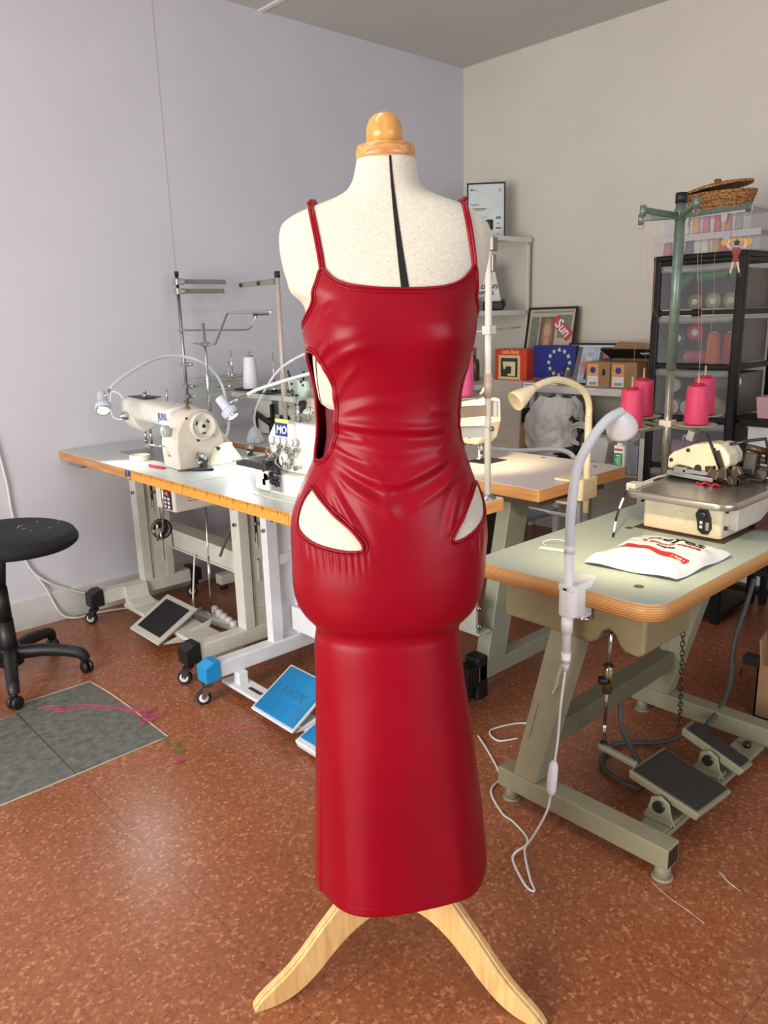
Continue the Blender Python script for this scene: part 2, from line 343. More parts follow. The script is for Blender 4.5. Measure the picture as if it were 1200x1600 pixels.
bd.add(vs, fs, True); bd.add(vs[:nu], [list(range(nu))]); bd.add(vs[-nu:], [list(range(nu))])
bd.build('torso', linen, form)
# black adjustment gap down the front
gp = MB(); gz = np.linspace(1.44, 1.667, 40)
def gapfn(u, v):
    z = 1.44+v*.2265; t = (1.667-z)/.227; xc = .012+.020*t**1.3; hw = .0018+.0052*t**1.2
    x = xc+(u-.5)*2*hw; return (x, float(front_y(np.array(x), np.array(z), BODY))-.0012, z)
gp.grid(gapfn, 5, 40); gp.build('adjustment_gap', mat('black_gap_tape', (10, 10, 10), .9), form)
sg = MB()
def sgf(u, v): z = 1.252+.085*v; x, y = se(np.array(math.radians(-66-2*u-6*(1-v))), np.array(z), BODY, .0006); return (float(x), float(y), z)
sg.grid(sgf, 4, 16); sg.build('side_gap', MATS['black_gap_tape'], form)
wood = wood_mat('pale_beech', (204, 158, 98), (224, 186, 126), .38, stretch=(14, 14, 1.5), scale=5)
woodk = wood_mat('varnished_knob_wood', (188, 132, 62), (210, 158, 84), .25, stretch=(10, 10, 2), scale=6)
woodc = wood_mat('striped_collar_wood', (170, 110, 56), (214, 160, 100), .35, stretch=(3, 30, 60), scale=3)
MB().lathe([(.0, 1.69), (.0315, 1.69), (.0318, 1.712), (.0305, 1.722), (.027, 1.731), (.020, 1.739), (.010, 1.744), (0, 1.7455)], (.004, 0, 0)).build('knob', woodk, form)
MB().lathe([(.0, 1.664), (.047, 1.664), (.0515, 1.668), (.0525, 1.675), (.051, 1.688), (.048, 1.691), (0, 1.691)], (.005, 0, 0)).build('neck_collar', woodc, form)
MB().cyl((0, 0, .33), (0, 0, .81), .017).build('pole', wood, form)
LEGP_T = [(.015, .335), (.05, .30), (.10, .245), (.15, .192), (.195, .146), (.235, .102), (.27, .070), (.305, .046), (.33, .028), (.345, .012)]
LEGP_B = [(.345, .001), (.31, .0), (.28, .003), (.245, .016), (.205, .044), (.165, .082), (.125, .114), (.075, .138), (.015, .145)]
def leg_mesh(a):
    m = MB(); M = Matrix.Rotation(a, 4, 'Z')
    top = [Vector((p[0], p[1], 0)) for p in LEGP_T]; bot = [Vector((p[0], p[1], 0)) for p in LEGP_B]
    top = catmull(top, 4); bot = catmull(bot, 4)
    def poly(ins): return [(p.x, p.y-ins) for p in top]+[(p.x, p.y) for p in bot]
    m.prism(poly(.0), -.0045, .0045, 'y', M); m.prism(poly(.0035), -.0125, -.0045, 'y', M); m.prism(poly(.0035), .0045, .0125, 'y', M)
    return m
for a in (-90-66.6, -90+54.6, 90):
    leg_mesh(math.radians(a)).build('leg', wood, form, bev=.002)
MB().lathe([(.0, .13), (.03, .13), (.034, .14), (.034, .34), (.03, .35), (0, .35)]).build('leg_hub', wood, form)

# ================================================================ red dress
DR = hermite([(1.50, 0, .1885, .0975, .104), (1.47, 0, .182, .1075, .1075), (1.447, 0, .1745, .1155, .1095), (1.432, .003, .165, .1205, .1095), (1.41, .005, .1605, .126, .109), (1.373, .0035, .1575, .131, .105), (1.327, .0025, .1495, .125, .097),
 (1.28, -.001, .138, .113, .091), (1.232, -.003, .134, .106, .088), (1.183, -.0025, .1355, .106, .092), (1.147, -.001, .1455, .111, .103), (1.11, -.0035, .160, .118, .119), (1.072, -.0055, .176, .125, .134),
 (1.033, -.0065, .188, .130, .142), (.995, -.0065, .192, .133, .143), (.955, -.0075, .191, .136, .143), (.902, -.01, .1895, .138, .14), (.872, -.011, .185, .136, .136), (.850, -.011, .177, .131, .13), (.834, -.011, .167, .124, .123), (.822, -.0115, .156, .116, .115),
 (.812, -.0125, .148, .109, .11), (.800, -.014, .1445, .106, .108), (.785, -.0155, .1455, .108, .11), (.695, -.013, .152, .118, .118), (.549, -.008, .165, .138, .135), (.395, -.004, .178, .158, .155), (.269, -.002, .187, .173, .17), (.18, -.001, .191, .18, .18)])
leather = bpy.data.materials.new('red_faux_leather'); leather.use_nodes = True; N, L, b = nodes_of(leather)
tc = N.new('ShaderNodeTexCoord'); n = N.new('ShaderNodeTexNoise'); n.inputs['Scale'].default_value = 3; n.inputs['Detail'].default_value = 3; L.new(tc.outputs['Object'], n.inputs['Vector'])
rp = N.new('ShaderNodeValToRGB'); rp.color_ramp.elements[0].position = .3; rp.color_ramp.elements[0].color = lin((127, 1, 20)); rp.color_ramp.elements[1].position = .7; rp.color_ramp.elements[1].color = lin((139, 1, 24))
L.new(n.outputs['Fac'], rp.inputs['Fac']); L.new(rp.outputs['Color'], b.inputs['Base Color']); b.inputs['Roughness'].default_value = .34; b.inputs['Specular IOR Level'].default_value = .21
n2 = N.new('ShaderNodeTexNoise'); n2.inputs['Scale'].default_value = 900; n2.inputs['Detail'].default_value = 2; L.new(tc.outputs['Object'], n2.inputs['Vector'])
bp = N.new('ShaderNodeBump'); bp.inputs['Strength'].default_value = .10; bp.inputs['Distance'].default_value = .0005; L.new(n2.outputs['Fac'], bp.inputs['Height']); L.new(bp.outputs['Normal'], b.inputs['Normal'])
dress = thing('dress', 'long red faux leather dress with thin straps and cut-out hips on the dress form', 'dress', FXY, FRZ)
# outline of the top edge: height over phi (degrees from the front)
TOPZ = [(-180, 1.39), (-130, 1.39), (-100, 1.392), (-84, 1.394), (-72, 1.402), (-63, 1.412), (-54, 1.427), (-45, 1.448), (-39.5, 1.466), (-36, 1.482), (-33.5, 1.487), (-31, 1.479), (-28, 1.470), (-22.6, 1.462), (-9.5, 1.453), (6.5, 1.4485), (19.7, 1.4485), (34, 1.452), (42, 1.458), (48, 1.467), (52, 1.478), (55, 1.487), (57.5, 1.480), (60.5, 1.466), (66, 1.445), (74, 1.424), (85, 1.408), (105, 1.40), (130, 1.39), (180, 1.39)]
HEMZ = [(-180, .25), (-120, .225), (-95, .21), (-84, .215), (-75, .222), (-60, .238), (-30, .252), (0, .26), (30, .258), (60, .25), (90, .243), (130, .25), (180, .25)]
ftop = hermite(TOPZ); fhem = hermite(HEMZ)
NU, NVv = 420, 360
phis = np.linspace(-PI, PI, NU+1)[:-1]; deg = np.degrees(phis)
zt = ftop(deg)[:, 0]; zh = fhem(deg)[:, 0]
vv = np.linspace(0, 1, NVv)[:, None]
Z = zh[None, :]*(1-vv)+zt[None, :]*vv; PHI = np.repeat(phis[None, :], NVv, 0)
X, Y = se(PHI, Z, DR)
def sm(a, lo, hi): t = np.clip((a-lo)/(hi-lo), 0, 1); return t*t*(3-2*t)
front = sm(np.cos(PHI), -.15, .35)
D = np.zeros_like(X)
# bust
for sx in (-.068, .095): D += .016*np.exp(-((X-sx)/.052)**2-((Z-1.372)/.045)**2)*front
D += .004*np.exp(-((X-.012)/.06)**2-((Z-1.38)/.05)**2)*front
def crease(pts, amp, w, valley=.55, side=1, fade=True):
    global D
    P = [Vector((p[0], p[1], 0)) for p in pts]; P = catmull(P, 8); dist = np.full(X.shape, 9.); tt = np.zeros_like(X); sd = np.zeros_like(X)
    for i in range(len(P)-1):
        a, c = P[i], P[i+1]; dx, dz = c.x-a.x, c.y-a.y; l2 = dx*dx+dz*dz
        t = np.clip(((X-a.x)*dx+(Z-a.y)*dz)/l2, 0, 1); ex = X-a.x-t*dx; ez = Z-a.y-t*dz; d = np.sqrt(ex**2+ez**2)
        m = d < dist; dist = np.where(m, d, dist); tt = np.where(m, (i+t)/(len(P)-1), tt); sd = np.where(m, np.sign(dx*ez-dz*ex)*d, sd)
    env = np.sin(PI*np.clip(tt*.93+.07, 0, 1))**.7 if fade else 1
    q = sd*side
    D += front*amp*env*(np.exp(-(q/w)**2)-valley*np.exp(-((q-1.9*w)/(1.2*w))**2))
def cz(px): return [(( x-602)*.00121, 1.44-(y-437)*.001215) for x, y in px]
CR = [([(513, 617), (560, 622), (610, 626), (670, 629), (716, 617)], .0055, .009, .8, -1), ([(515, 640), (560, 652), (610, 660), (660, 655), (712, 640)], .0026, .012, .6, -1),
 ([(512, 668), (540, 684), (575, 698), (610, 704), (650, 690), (690, 672), (716, 658)], .0048, .010, .7, -1), ([(510, 684), (540, 708), (570, 728), (605, 748)], .0045, .008, .7, 1), ([(505, 694), (522, 728), (545, 768), (560, 800)], .0034, .007, .7, 1),
 ([(500, 702), (512, 740), (528, 775), (545, 800)], .0024, .006, .6, 1), ([(716, 672), (690, 705), (660, 725), (630, 742)], .004, .009, .6, -1), ([(719, 694), (700, 735), (690, 765), (684, 790)], .0030, .008, .6, -1), ([(722, 705), (712, 740), (705, 775)], .002, .006, .6, -1),
 ([(494, 548), (508, 520), (528, 500)], .0032, .0055, .6, 1), ([(498, 556), (520, 532), (550, 515), (585, 505)], .0026, .007, .6, 1), ([(515, 604), (524, 580), (540, 555), (560, 535)], .0030, .007, .6, 1), ([(516, 612), (545, 598), (580, 590), (620, 590)], .0022, .009, .5, 1),
 ([(517, 628), (540, 634), (565, 640)], .0022, .004, .6, -1), ([(516, 646), (540, 660), (570, 672)], .0022, .0045, .6, -1), ([(716, 600), (690, 606), (660, 602)], .002, .007, .6, 1), ([(716, 640), (690, 650), (665, 668)], .0022, .007, .6, 1),
 ([(585, 700), (597, 730), (605, 760)], .003, .012, .5, 1), ([(505, 480), (515, 460), (530, 450)], .0016, .006, .6, 1), ([(520, 470), (610, 478), (700, 470)], .0018, .012, .5, -1)]
for pts, a, w, vl, sd_ in CR: crease(cz(pts), a, w, vl, sd_)
# gathers under the hip bindings and along them
D += front*.0011*np.sin(X*520+Z*30)*np.exp(-((Z-.972-.25*np.abs(X+.09))/.022)**2)*sm(-X, .03, .06)*sm(X, -.19, -.16)
D += front*.0009*np.sin(X*560)*np.exp(-((Z-.992)/.02)**2)*sm(X, .13, .15)
# skirt drape: soft flutes growing towards the hem
g = sm(.80-Z, .02, .5)
D += g*(.0075*np.cos(3*PHI+.9)+.004*np.cos(5*PHI+2.2))+g*g*.004*np.exp(-((PHI-.8)/.35)**2)
D += .003*np.sin(X*60+Z*22)*np.exp(-((Z-.33)/.06)**2)*sm(X, .03, .12)*front
D += .004*np.exp(-((PHI+1.22)/.05)**2)*g*g
c = DR(Z); ex = (X-c[..., 0])/c[..., 1]**2; ey = Y/np.where(Y < 0, c[..., 2], c[..., 3])**2; ln = np.sqrt(ex*ex+ey*ey)+1e-9
DX, DY = X+D*ex/ln, Y+D*ey/ln
def dsurf(phi, z, off):     # nearest grid point of the finished dress, lifted outward
    i = (phi+PI)/(2*PI)*NU; i0 = int(math.floor(i)) % NU; i1 = (i0+1) % NU; fi = i-math.floor(i)
    out = []
    for k in (i0, i1):
        t = np.clip((z-zh[k])/(zt[k]-zh[k]), 0, 1)*(NVv-1); j = min(int(t), NVv-2); fj = t-j
        out.append(tuple((A[j, k]*(1-fj)+A[j+1, k]*fj) for A in (DX, DY, ex/ln, ey/ln)))
    p = [out[0][q]*(1-fi)+out[1][q]*fi for q in range(4)]
    return Vector((p[0]+p[2]*off, p[1]+p[3]*off, z))
RS = .155
def curve_from_front(pts): return [(to_phi(x, z, DR)*RS, z) for x, z in pts]
hipL = curve_from_front([(x-.009, z) for x, z in [(-.139, 1.098), (-.122, 1.082), (-.096, 1.057), (-.068, 1.032), (-.052, 1.014), (-.0465, 1.001), (-.052, .9945), (-.075, .993), (-.105, .9965), (-.135, 1.003), (-.157, 1.014), (-.168, 1.028), (-.166, 1.050), (-.155, 1.078)]])
hipR = curve_from_front([(.157, 1.088), (.141, 1.062), (.126, 1.034), (.113, 1.012), (.111, 1.004), (.119, 1.002), (.140, 1.008), (.163, 1.021), (.174, 1.034), (.175, 1.055), (.169, 1.080)])
def oval(cdeg, hdeg, zc, hz):
    return [(math.radians(cdeg+hdeg*math.copysign(abs(math.cos(t))**.9, math.cos(t)))*RS, zc+hz*math.sin(t)) for t in np.linspace(0, 2*PI, 25)[:-1]]
waL = oval(-67, 25, 1.247, .098); waR = oval(118, 37, 1.245, .098)
HOLES = [[(p.x, p.y) for p in catmull([(a, c_, 0) for a, c_ in h], 6, True)] for h in (hipL, hipR, waL, waR)]
def inside(poly, x, y):
    r = np.zeros(x.shape, bool); n = len(poly)
    for i in range(n):
        x0, y0 = poly[i]; x1, y1 = poly[(i+1) % n]
        cnd = ((y0 > y) != (y1 > y)) & (x < (x1-x0)*(y-y0)/(y1-y0+1e-12)+x0); r ^= cnd
    return r
PU = PHI*RS; dead = np.zeros((NVv-1, NU), bool)
ins = [inside(h, PU, Z) for h in HOLES]; allin = ins[0] | ins[1] | ins[2] | ins[3]
a = allin; ar = np.roll(a, -1, 1); cnt = a[:-1].astype(int)+ar[:-1]+a[1:]+ar[1:]
dead = cnt >= 2
V = [(float(p), float(q), float(r)) for p, q, r in zip(DX.ravel(), DY.ravel(), Z.ravel())]
live = ~dead
deadr = np.roll(dead, 1, 1); pad = lambda m: np.pad(m, ((1, 0), (0, 0)))
touch_d = np.zeros((NVv, NU), bool); touch_l = touch_d.copy()
for m, t in ((dead, touch_d), (live, touch_l)):
    mr = np.roll(m, 1, 1); t[:-1] |= m | mr; t[1:] |= m | mr
for j, i in zip(*np.where(touch_d & touch_l)):
    best = None
    for h in HOLES:
        ha = np.array(h); hb = np.roll(ha, -1, 0); dd = hb-ha; q = np.array([PU[j, i], Z[j, i]])
        t = np.clip(((q-ha)*dd).sum(1)/((dd*dd).sum(1)+1e-12), 0, 1); pr = ha+dd*t[:, None]; di = ((pr-q)**2).sum(1); k_ = di.argmin()
        if best is None or di[k_] < best[0]: best = (di[k_], pr[k_])
    p = dsurf(best[1][0]/RS, best[1][1], 0); V[j*NU+i] = tuple(p)
F_ = [(j*NU+i, j*NU+(i+1) % NU, (j+1)*NU+(i+1) % NU, (j+1)*NU+i) for j in range(NVv-1) for i in range(NU) if not dead[j, i]]
used = sorted({i for f in F_ for i in f}); rem = {o: n_ for n_, o in enumerate(used)}
db = MB(); db.add([V[i] for i in used], [[rem[i] for i in f] for f in F_], True)
db.build('dress_body', leather, dress, solid=.0016)
for h, nm in zip(HOLES, ('hip_binding', 'hip_binding', 'waist_binding', 'waist_binding')):
    hh = catmull([(p[0], p[1], 0) for p in h[::2]], 3, True); cxh = sum(p.x for p in hh)/len(hh); czh = sum(p.y for p in hh)/len(hh)
    m = MB()
    for grow, rad in ((.0015, .0030), (.0070, .0022)):
        pts = []
        for i, p in enumerate(hh):
            t = (hh[(i+1) % len(hh)]-hh[i-1]).normalized(); nr = Vector((t.y, -t.x, 0))
            q = p+nr*grow
            if inside(h, np.array([q.x]), np.array([q.y]))[0]: q = p-nr*grow
            pts.append(dsurf(q.x/RS, q.y, .0008))
        m.tube(pts, rad, 8, closed=True)
    m.build(nm, leather, dress)
# binding along the neckline and armholes
m = MB()
for dz, rad in ((-.0015, .0026), (-.0085, .0016)):
    m.tube([dsurf(p, float(ftop(np.array(math.degrees(p)))[0])+dz, .0004) for p in np.linspace(-PI, PI, 260)[:-1]], rad, 7, closed=True)
m.build('top_binding', leather, dress)
m = MB(); m.tube([dsurf(p, float(fhem(np.array(math.degrees(p)))[0])+.018, -.0002) for p in np.linspace(-PI, PI, 200)[:-1]], .0009, 6, closed=True)
m.build('hem_stitching', leather, dress)
# added inner sheet, standing in for the dark inside seen through the waist openings
def linf(u, v):
    z = 1.14+.10*v; x, y = se(np.array(-PI+2*PI*u), np.array(z), DR, -.017); return (float(x), float(y), z)
MB().grid(linf, 64, 12, closed=True).build('waist_inner_sheet', mat('dark_red_inside', (96, 4, 18), .6), dress)
# straps
def strap(xf, xt, pf):
    m = MB()
    for o_ in (-.0024, .0024):
        pts = []
        for t in np.linspace(0, 1, 16):
            z = 1.482+(1.588-1.482)*t; x = xf+(xt-xf)*t**1.2
            c_ = BODY(np.array(z)); zz = z
            pts.append((x+o_, float(front_y(np.array(x), np.array(z), BODY))-.003, zz))
        zt_ = 1.605 if abs(xt) < .13 else 1.60
        y0 = pts[-1][1]
        for t in (.25, .5, .75):
            pts.append((xt+o_+.002*t*(1 if xt < 0 else -1), y0+(.06-y0)*t, zt_-.012*(2*t-1)**2))
        for t in np.linspace(0, 1, 8):
            z = 1.585-.185*t; x = xt*(1-.35*t); pts.append((x+o_, .108+.0*t, z))
        m.tube(pts, .0031, 8, n=3)
    return m
strap(-.1085, -.1265, -43).build('shoulder_strap', leather, dress)
strap(.1535, .139, 61).build('shoulder_strap', leather, dress)
for sx, xx in ((-1, -.128), (1, .138)):
    MB().lathe([(.002, -.003), (.0045, 0), (.002, .003)], (xx, -.050, 1.594), (0, 1, .2), 12).build('strap_slider', leather, dress)
# ================================================================ helpers for parts built in world coordinates
def pin(o, parent):
    o.parent = parent
    if parent.type == 'EMPTY': o.matrix_parent_inverse = (Matrix.Translation(parent.location) @ Matrix.Rotation(parent.rotation_euler[2], 4, 'Z')).inverted()
    return o
def W(mb, name, mats, parent, **k): return pin(mb.build(name, mats, **k), parent)
def WT(name, body, size, mt, parent, M, **k):
    o = text(name, body, size, mt, None, M, **k); return pin(o, parent)
def Mx(o, facing='-x'):   # text planes: seen from -X reads along -Y; seen from -Y reads along +X; on top
    return {'-x': frame_m(o, (0, -1, 0), (0, 0, 1)), '-y': frame_m(o, (1, 0, 0), (0, 0, 1))}[facing]

M_lam = mat('grey_laminate', (196, 198, 194), .32, var=.05, scale=40)
M_edgeA = wood_mat('orange_beech_edge', (172, 112, 62), (206, 148, 92), .4, stretch=(10, 1.2, 14), scale=5)
M_edgeC = wood_mat('light_orange_edge', (206, 142, 78), (222, 164, 100), .4, stretch=(1.5, 1.5, 14), scale=4)
M_tape = mat('yellow_ruler_tape', (222, 152, 58), .45, var=.06)
M_ink = mat('black_ink', (25, 24, 22), .6, var=0)
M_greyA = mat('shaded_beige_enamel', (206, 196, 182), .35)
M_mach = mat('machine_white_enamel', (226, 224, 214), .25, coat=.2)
M_led = mat('lit_led_lens', (235, 255, 250), .3, var=0, emit=9)
M_lamp = mat('pale_grey_lamp_plastic', (196, 200, 214), .4)
M_hose = mat('white_gooseneck', (206, 210, 212), .45)
M_disc = mat('translucent_grey_disc', (176, 180, 172), .4)

def tabletop(parent, x0, x1, y0, y1, z0, z1, edge, top, r=.012, ply=None):
    m = MB(); m.m(0).rbox(((x0+x1)/2, (y0+y1)/2, (z0+z1-.002)/2), (x1-x0, y1-y0, z1-.002-z0), r, 4)
    m.m(1).rbox(((x0+x1)/2, (y0+y1)/2, z1-.001), (x1-x0-.001, y1-y0-.001, .002), r, 4)
    return W(m, 'tabletop', [edge, top], parent)
def caster(parent, x, y, top, mh, mw, hub, rz=0.0, r=.029, name='caster'):
    m = MB(); m.cyl((x, y, top), (x, y, top-.016), .018); c, s = math.cos(rz), math.sin(rz)
    M = Matrix.Translation((x, y, 0)) @ Matrix.Rotation(rz, 4, 'Z')
    for sy in (-.0155, .0155): m.prism([(-.016, top-.016), (.02, top-.016), (.030, r+.006), (.026, r-.004), (.016, r-.004)], sy-.0015, sy+.0015, 'y', M)
    m.box((0, 0, 0), (.001, .001, .001)); m.v = m.v[:-8]; m.f = m.f[:-6]; m.sm = m.sm[:-6]; m.mi = m.mi[:-6]
    m.prism([(-.016, top-.022), (.022, top-.022), (.022, top-.014), (-.016, top-.014)], -.017, .017, 'y', M)
    o = W(m, name, mh, parent); w = M @ Vector((.021, 0, r)); ax = M.to_3x3() @ Vector((0, 1, 0))
    wm = MB(); wm.m(0).lathe([(.0, -.012), (r*.55, -.012), (r*.9, -.012), (r, -.008), (r, .008), (r*.9, .012), (0, .012)], w, ax, 22)
    wm.m(1).lathe([(r*.34, -.0135), (r*.62, -.0135), (r*.62, .0135), (r*.34, .0135)], w, ax, 20); wm.m(2).cyl(w-ax*.018, w+ax*.018, .0045, seg=10)
    pin(wm.build('wheel', [mw, hub, M_steel]), o); return o
def floor_leg(parent, x0, x1, y, zb, h, w, mt, capm, cx0, cx1, mh, mw, hub, rz):
    W(MB().box(((x0+x1)/2, y, zb+h/2), (x1-x0, w, h)), 'foot_bar', mt, parent, bev=.006)
    for x, sgn in ((x0, -1), (x1, 1)):
        m = MB(); m.prism([(x-sgn*.01, zb-.004), (x+sgn*.055, zb-.004), (x+sgn*.055, zb+h*.9), (x+sgn*.02, zb+h+.012), (x-sgn*.01, zb+h+.012)][::sgn], y-w/2-.006, y+w/2+.006, 'y')
        W(m, 'foot_cap', capm, parent, bev=.004)
        caster(parent, x+sgn*.03, y, zb-.004, mh, mw, hub, rz+(.5 if sgn > 0 else 0))

# ================================================================ sewing table by the left wall
tA = thing('sewing_table', 'grey-topped sewing table with yellow ruler on its wooden edge against the left wall', 'table', (1.63, 3.15, 0))
tabletop(tA, 1.34, 1.925, 2.562, 3.748, .79, .83, M_edgeA, M_lam, .004)
def ruler(parent, y0, y1):
    m = MB(); m.m(0).bb(1.3372, 1.3402, y0, y1, .7905, .8305); y = 2.975
    k = 0
    while y > y0:
        if y < y1-.003 and y > y0+.003:
            h = .017 if k % 10 == 0 else .013 if k % 5 == 0 else .008
            m.m(1).bb(1.3366, 1.3374, y-.0007, y+.0007, .829-h, .829)
            if k % 10 == 0: m.bb(1.3366, 1.3374, y-.0028, y+.0028, .822, .827)
        y -= .0085; k += 1
    return W(m, 'ruler_tape', [M_tape, M_ink], parent)
ruler(tA, 2.562, 2.978)
WT('logo', 'JUKI', .034, M_blue, tA, frame_m((1.3392, 3.005, .812), (0, -1, 0), (0, 0, 1)), bold=.001, shear=.15)
for y, inner in ((3.565, -1), (2.65, 1)):
    floor_leg(tA, 1.375, 1.86, y, .095, .066, .06, M_legA, M_black, 0, 0, M_black, M_rubber, M_white, 2.3)
    m = MB(); m.bb(1.60, 1.612, y-.03, y+.03, .16, .79).bb(1.60, 1.765, y-.022, y-.018 if inner > 0 else y-.018, .16, .79)
    m.bb(1.60, 1.765, y+.018, y+.022, .16, .79).bb(1.755, 1.767, y-.03, y+.03, .16, .79)
    m.bb(1.60, 1.645, y-.032, y-.028, .16, .79); m.bb(1.725, 1.765, y-.032, y-.028, .16, .79)
    W(m, 'leg', M_legA, tA, bev=.0015)
    # pressed panel: a raised frame, the slot and the T
    e = MB(); yy = y-.0225
    e.tube([(1.655, yy, .24), (1.655, yy, .76), (1.715, yy, .76), (1.715, yy, .24)], .004, 6, closed=True)
    e.bb(1.682, 1.688, yy-.003, yy, .50, .56); e.bb(1.666, 1.704, yy-.004, yy, .445, .455); e.bb(1.680, 1.690, yy-.004, yy, .35, .45)
    W(e, 'pressed_panel', M_legA, tA)
    W(MB().bb(1.680, 1.690, yy-.002, yy+.001, .52, .735), 'adjusting_slot', M_dark, tA)
    for z in (.68, .61): W(MB().cyl((1.60, y-.012, z), (1.588, y-.012, z), .006, seg=8).cyl((1.592, y-.012, z), (1.588, y-.012, z), .009, seg=6), 'bolt', M_steel, tA)
    W(MB().cyl((1.685, yy, .60), (1.685, yy-.012, .60), .009, seg=6), 'bolt', M_steel, tA)
W(MB().bb(1.775, 1.79, 2.66, 3.555, .30, .43).bb(1.70, 1.79, 2.66, 3.555, .425, .432).bb(1.765, 1.79, 2.66, 3.555, .292, .302), 'cross_beam', M_legA, tA, bev=.003)
W(MB().bb(1.48, 1.62, 2.68, 3.535, .055, .075), 'pedal_bar', M_legA, tA, bev=.003)
W(MB().prism([(3.44, .07), (3.535, .07), (3.535, .16), (3.515, .16), (3.50, .10), (3.44, .085)], 1.49, 1.60, 'x'), 'bar_bracket', M_legA, tA)
def pedal(parent, pts, th, border, mt, matm, ribs=0, nm='pedal'):
    P = [Vector(p) for p in pts]; n = (P[1]-P[0]).cross(P[3]-P[0]).normalized(); n = n if n.z > 0 else -n
    def at(u, v, h): return P[0]*(1-u)*(1-v)+P[1]*u*(1-v)+P[2]*u*v+P[3]*(1-u)*v+n*h
    m = MB(); a = [at(u, v, 0) for u, v in ((0, 0), (1, 0), (1, 1), (0, 1))]; q = [at(u, v, -th) for u, v in ((.03, .03), (.97, .03), (.97, .97), (.03, .97))]
    m.add(a+q, [(0, 1, 2, 3), (7, 6, 5, 4), (0, 4, 5, 1), (1, 5, 6, 2), (2, 6, 7, 3), (3, 7, 4, 0)])
    o = W(m, nm, mt, parent, bev=.006, seg=3); bw = border
    r = MB(); c = [at(u, v, .0032) for u, v in ((bw, bw), (1-bw, bw), (1-bw, 1-bw), (bw, 1-bw))]; d = [at(u, v, -.002) for u, v in ((bw, bw), (1-bw, bw), (1-bw, 1-bw), (bw, 1-bw))]
    r.add(c+d, [(0, 1, 2, 3), (7, 6, 5, 4), (0, 4, 5, 1), (1, 5, 6, 2), (2, 6, 7, 3), (3, 7, 4, 0)])
    for i in range(ribs):
        v = bw+(1-2*bw)*(i+.5)/ribs; r.tube([at(bw+.01, v, .0035), at(1-bw-.01, v, .0035)], .0012, 5)
    pin(r.build('rubber_mat', matm), o); return o, at
pA, atA = pedal(tA, [(1.365, 3.235, .066), (1.365, 2.955, .066), (1.645, 3.095, .118), (1.645, 3.395, .118)], .016, .13, M_legA, M_rubber, 34)
m = MB(); m.prism([(1.40, .052), (1.64, .098), (1.62, .05), (1.52, .03)], 2.972, 2.982, 'y'); m.cyl((1.52, 2.968, .055), (1.52, 2.984, .055), .012)
W(m, 'pedal_side', M_legA, tA)
W(MB().tube([(1.66, 3.09, .105), (1.655, 3.0, .108)], .004, 8).tube([(1.655, 3.005, .105), (1.635, 2.93, .62)], .004, 8).tube([(1.652, 2.99, .16), (1.643, 2.96, .40)], .0062, 8).tube([(1.636, 2.935, .6), (1.64, 2.93, .79)], .004, 8), 'treadle_rod', M_chrome, tA)
c0 = W(MB().bb(1.44, 1.70, 2.83, 2.99, .655, .789), 'control_box', mat('control_box_cream', (212, 206, 196), .45), tA, bev=.008)
pin(MB().bb(1.4365, 1.4405, 2.85, 2.935, .665, .745).build('keypad', M_black), c0)
k = MB()
for i in range(3):
    for j in range(2): k.bb(1.4345, 1.437, 2.862+j*.03, 2.878+j*.03, .67+i*.017, .681+i*.017)
pin(k.build('keypad_button', M_white), c0); pin(MB().bb(1.4345, 1.437, 2.868, 2.915, .722, .738).build('red_display', mat('dim_red_display', (150, 40, 40), .3, var=0, emit=.5)), c0)
k = MB()
for i in range(6): k.bb(1.50, 1.62-.02*(i % 3), 2.8288, 2.8302, .76-i*.013, .763-i*.013)
pin(k.build('printed_lines', M_grey), c0)
W(MB().bb(1.52, 1.72, 2.82, 2.88, .745, .79), 'under_bracket', M_grey, tA, bev=.004)
m = MB(); m.m(0).lathe([(.030, -.009), (.040, -.009), (.043, -.004), (.043, .004), (.040, .009), (.030, .009), (.026, .003), (.012, .002), (0, .002)], (1.425, 2.935, .575), (-.5, -.8, .1), 28)
pw = W(m, 'pulley_wheel', M_black, tA)
m = MB(); m.tube([(1.43, 2.90, .79), (1.43, 2.905, .70), (1.418, 2.915, .565)], .0055, 8).tube([(1.405, 2.93, .60), (1.402, 2.93, .53)], .006, 8).box((1.402, 2.925, .575), (.045, .012, .014)).tube([(1.412, 2.92, .57), (1.41, 2.915, .535)], .006, 8)
pin(m.build('chrome_hanger', M_chrome), pw)
W(MB().bb(1.36, 1.43, 3.55, 3.70, .765, .789).bb(1.37, 1.44, 3.20, 3.27, .772, .789), 'drawer_slide', M_grey, tA)
W(MB().tube([(1.65, 2.86, .69), (1.69, 2.80, .60), (1.66, 2.84, .48), (1.645, 2.86, .42)], .006, 8, n=6), 'motor_cable', M_cableg, tA)
# power strip and leads under the table
ps = thing('power_strip', 'white power strip with plugs on the floor under the grey sewing table', 'power strip', (1.76, 3.1, 0))
W(MB().box((1.76, 3.08, .02), (.055, .36, .036), (0, 0, .18)), 'housing', M_white, ps, bev=.006)
for i in range(5):
    W(MB().lathe([(.0, 0), (.019, 0), (.021, .003), (.018, .022), (.012, .030), (0, .031)], (1.735+.011*i+.004, 2.95+.06*i, .037)), 'plug', M_white, ps)
def cable(name, label, pts, r, mt, n=7, group=None, cat='cable'):
    o = MB().tube(pts, r, 8, n=n).build(name, mt); return tag(o, label, cat, group)
cable('power_cable', 'white lead hanging from the cross beam to the power strip, nearer the wall leg', [(1.76, 3.30, .31), (1.73, 3.28, .18), (1.715, 3.27, .06), (1.74, 3.24, .055)], .005, M_cable)
cable('power_cable', 'white lead looping beside the middle leg down to the power strip', [(1.72, 2.80, .30), (1.705, 2.83, .15), (1.74, 2.86, .02), (1.74, 2.90, .05)], .005, M_cable)
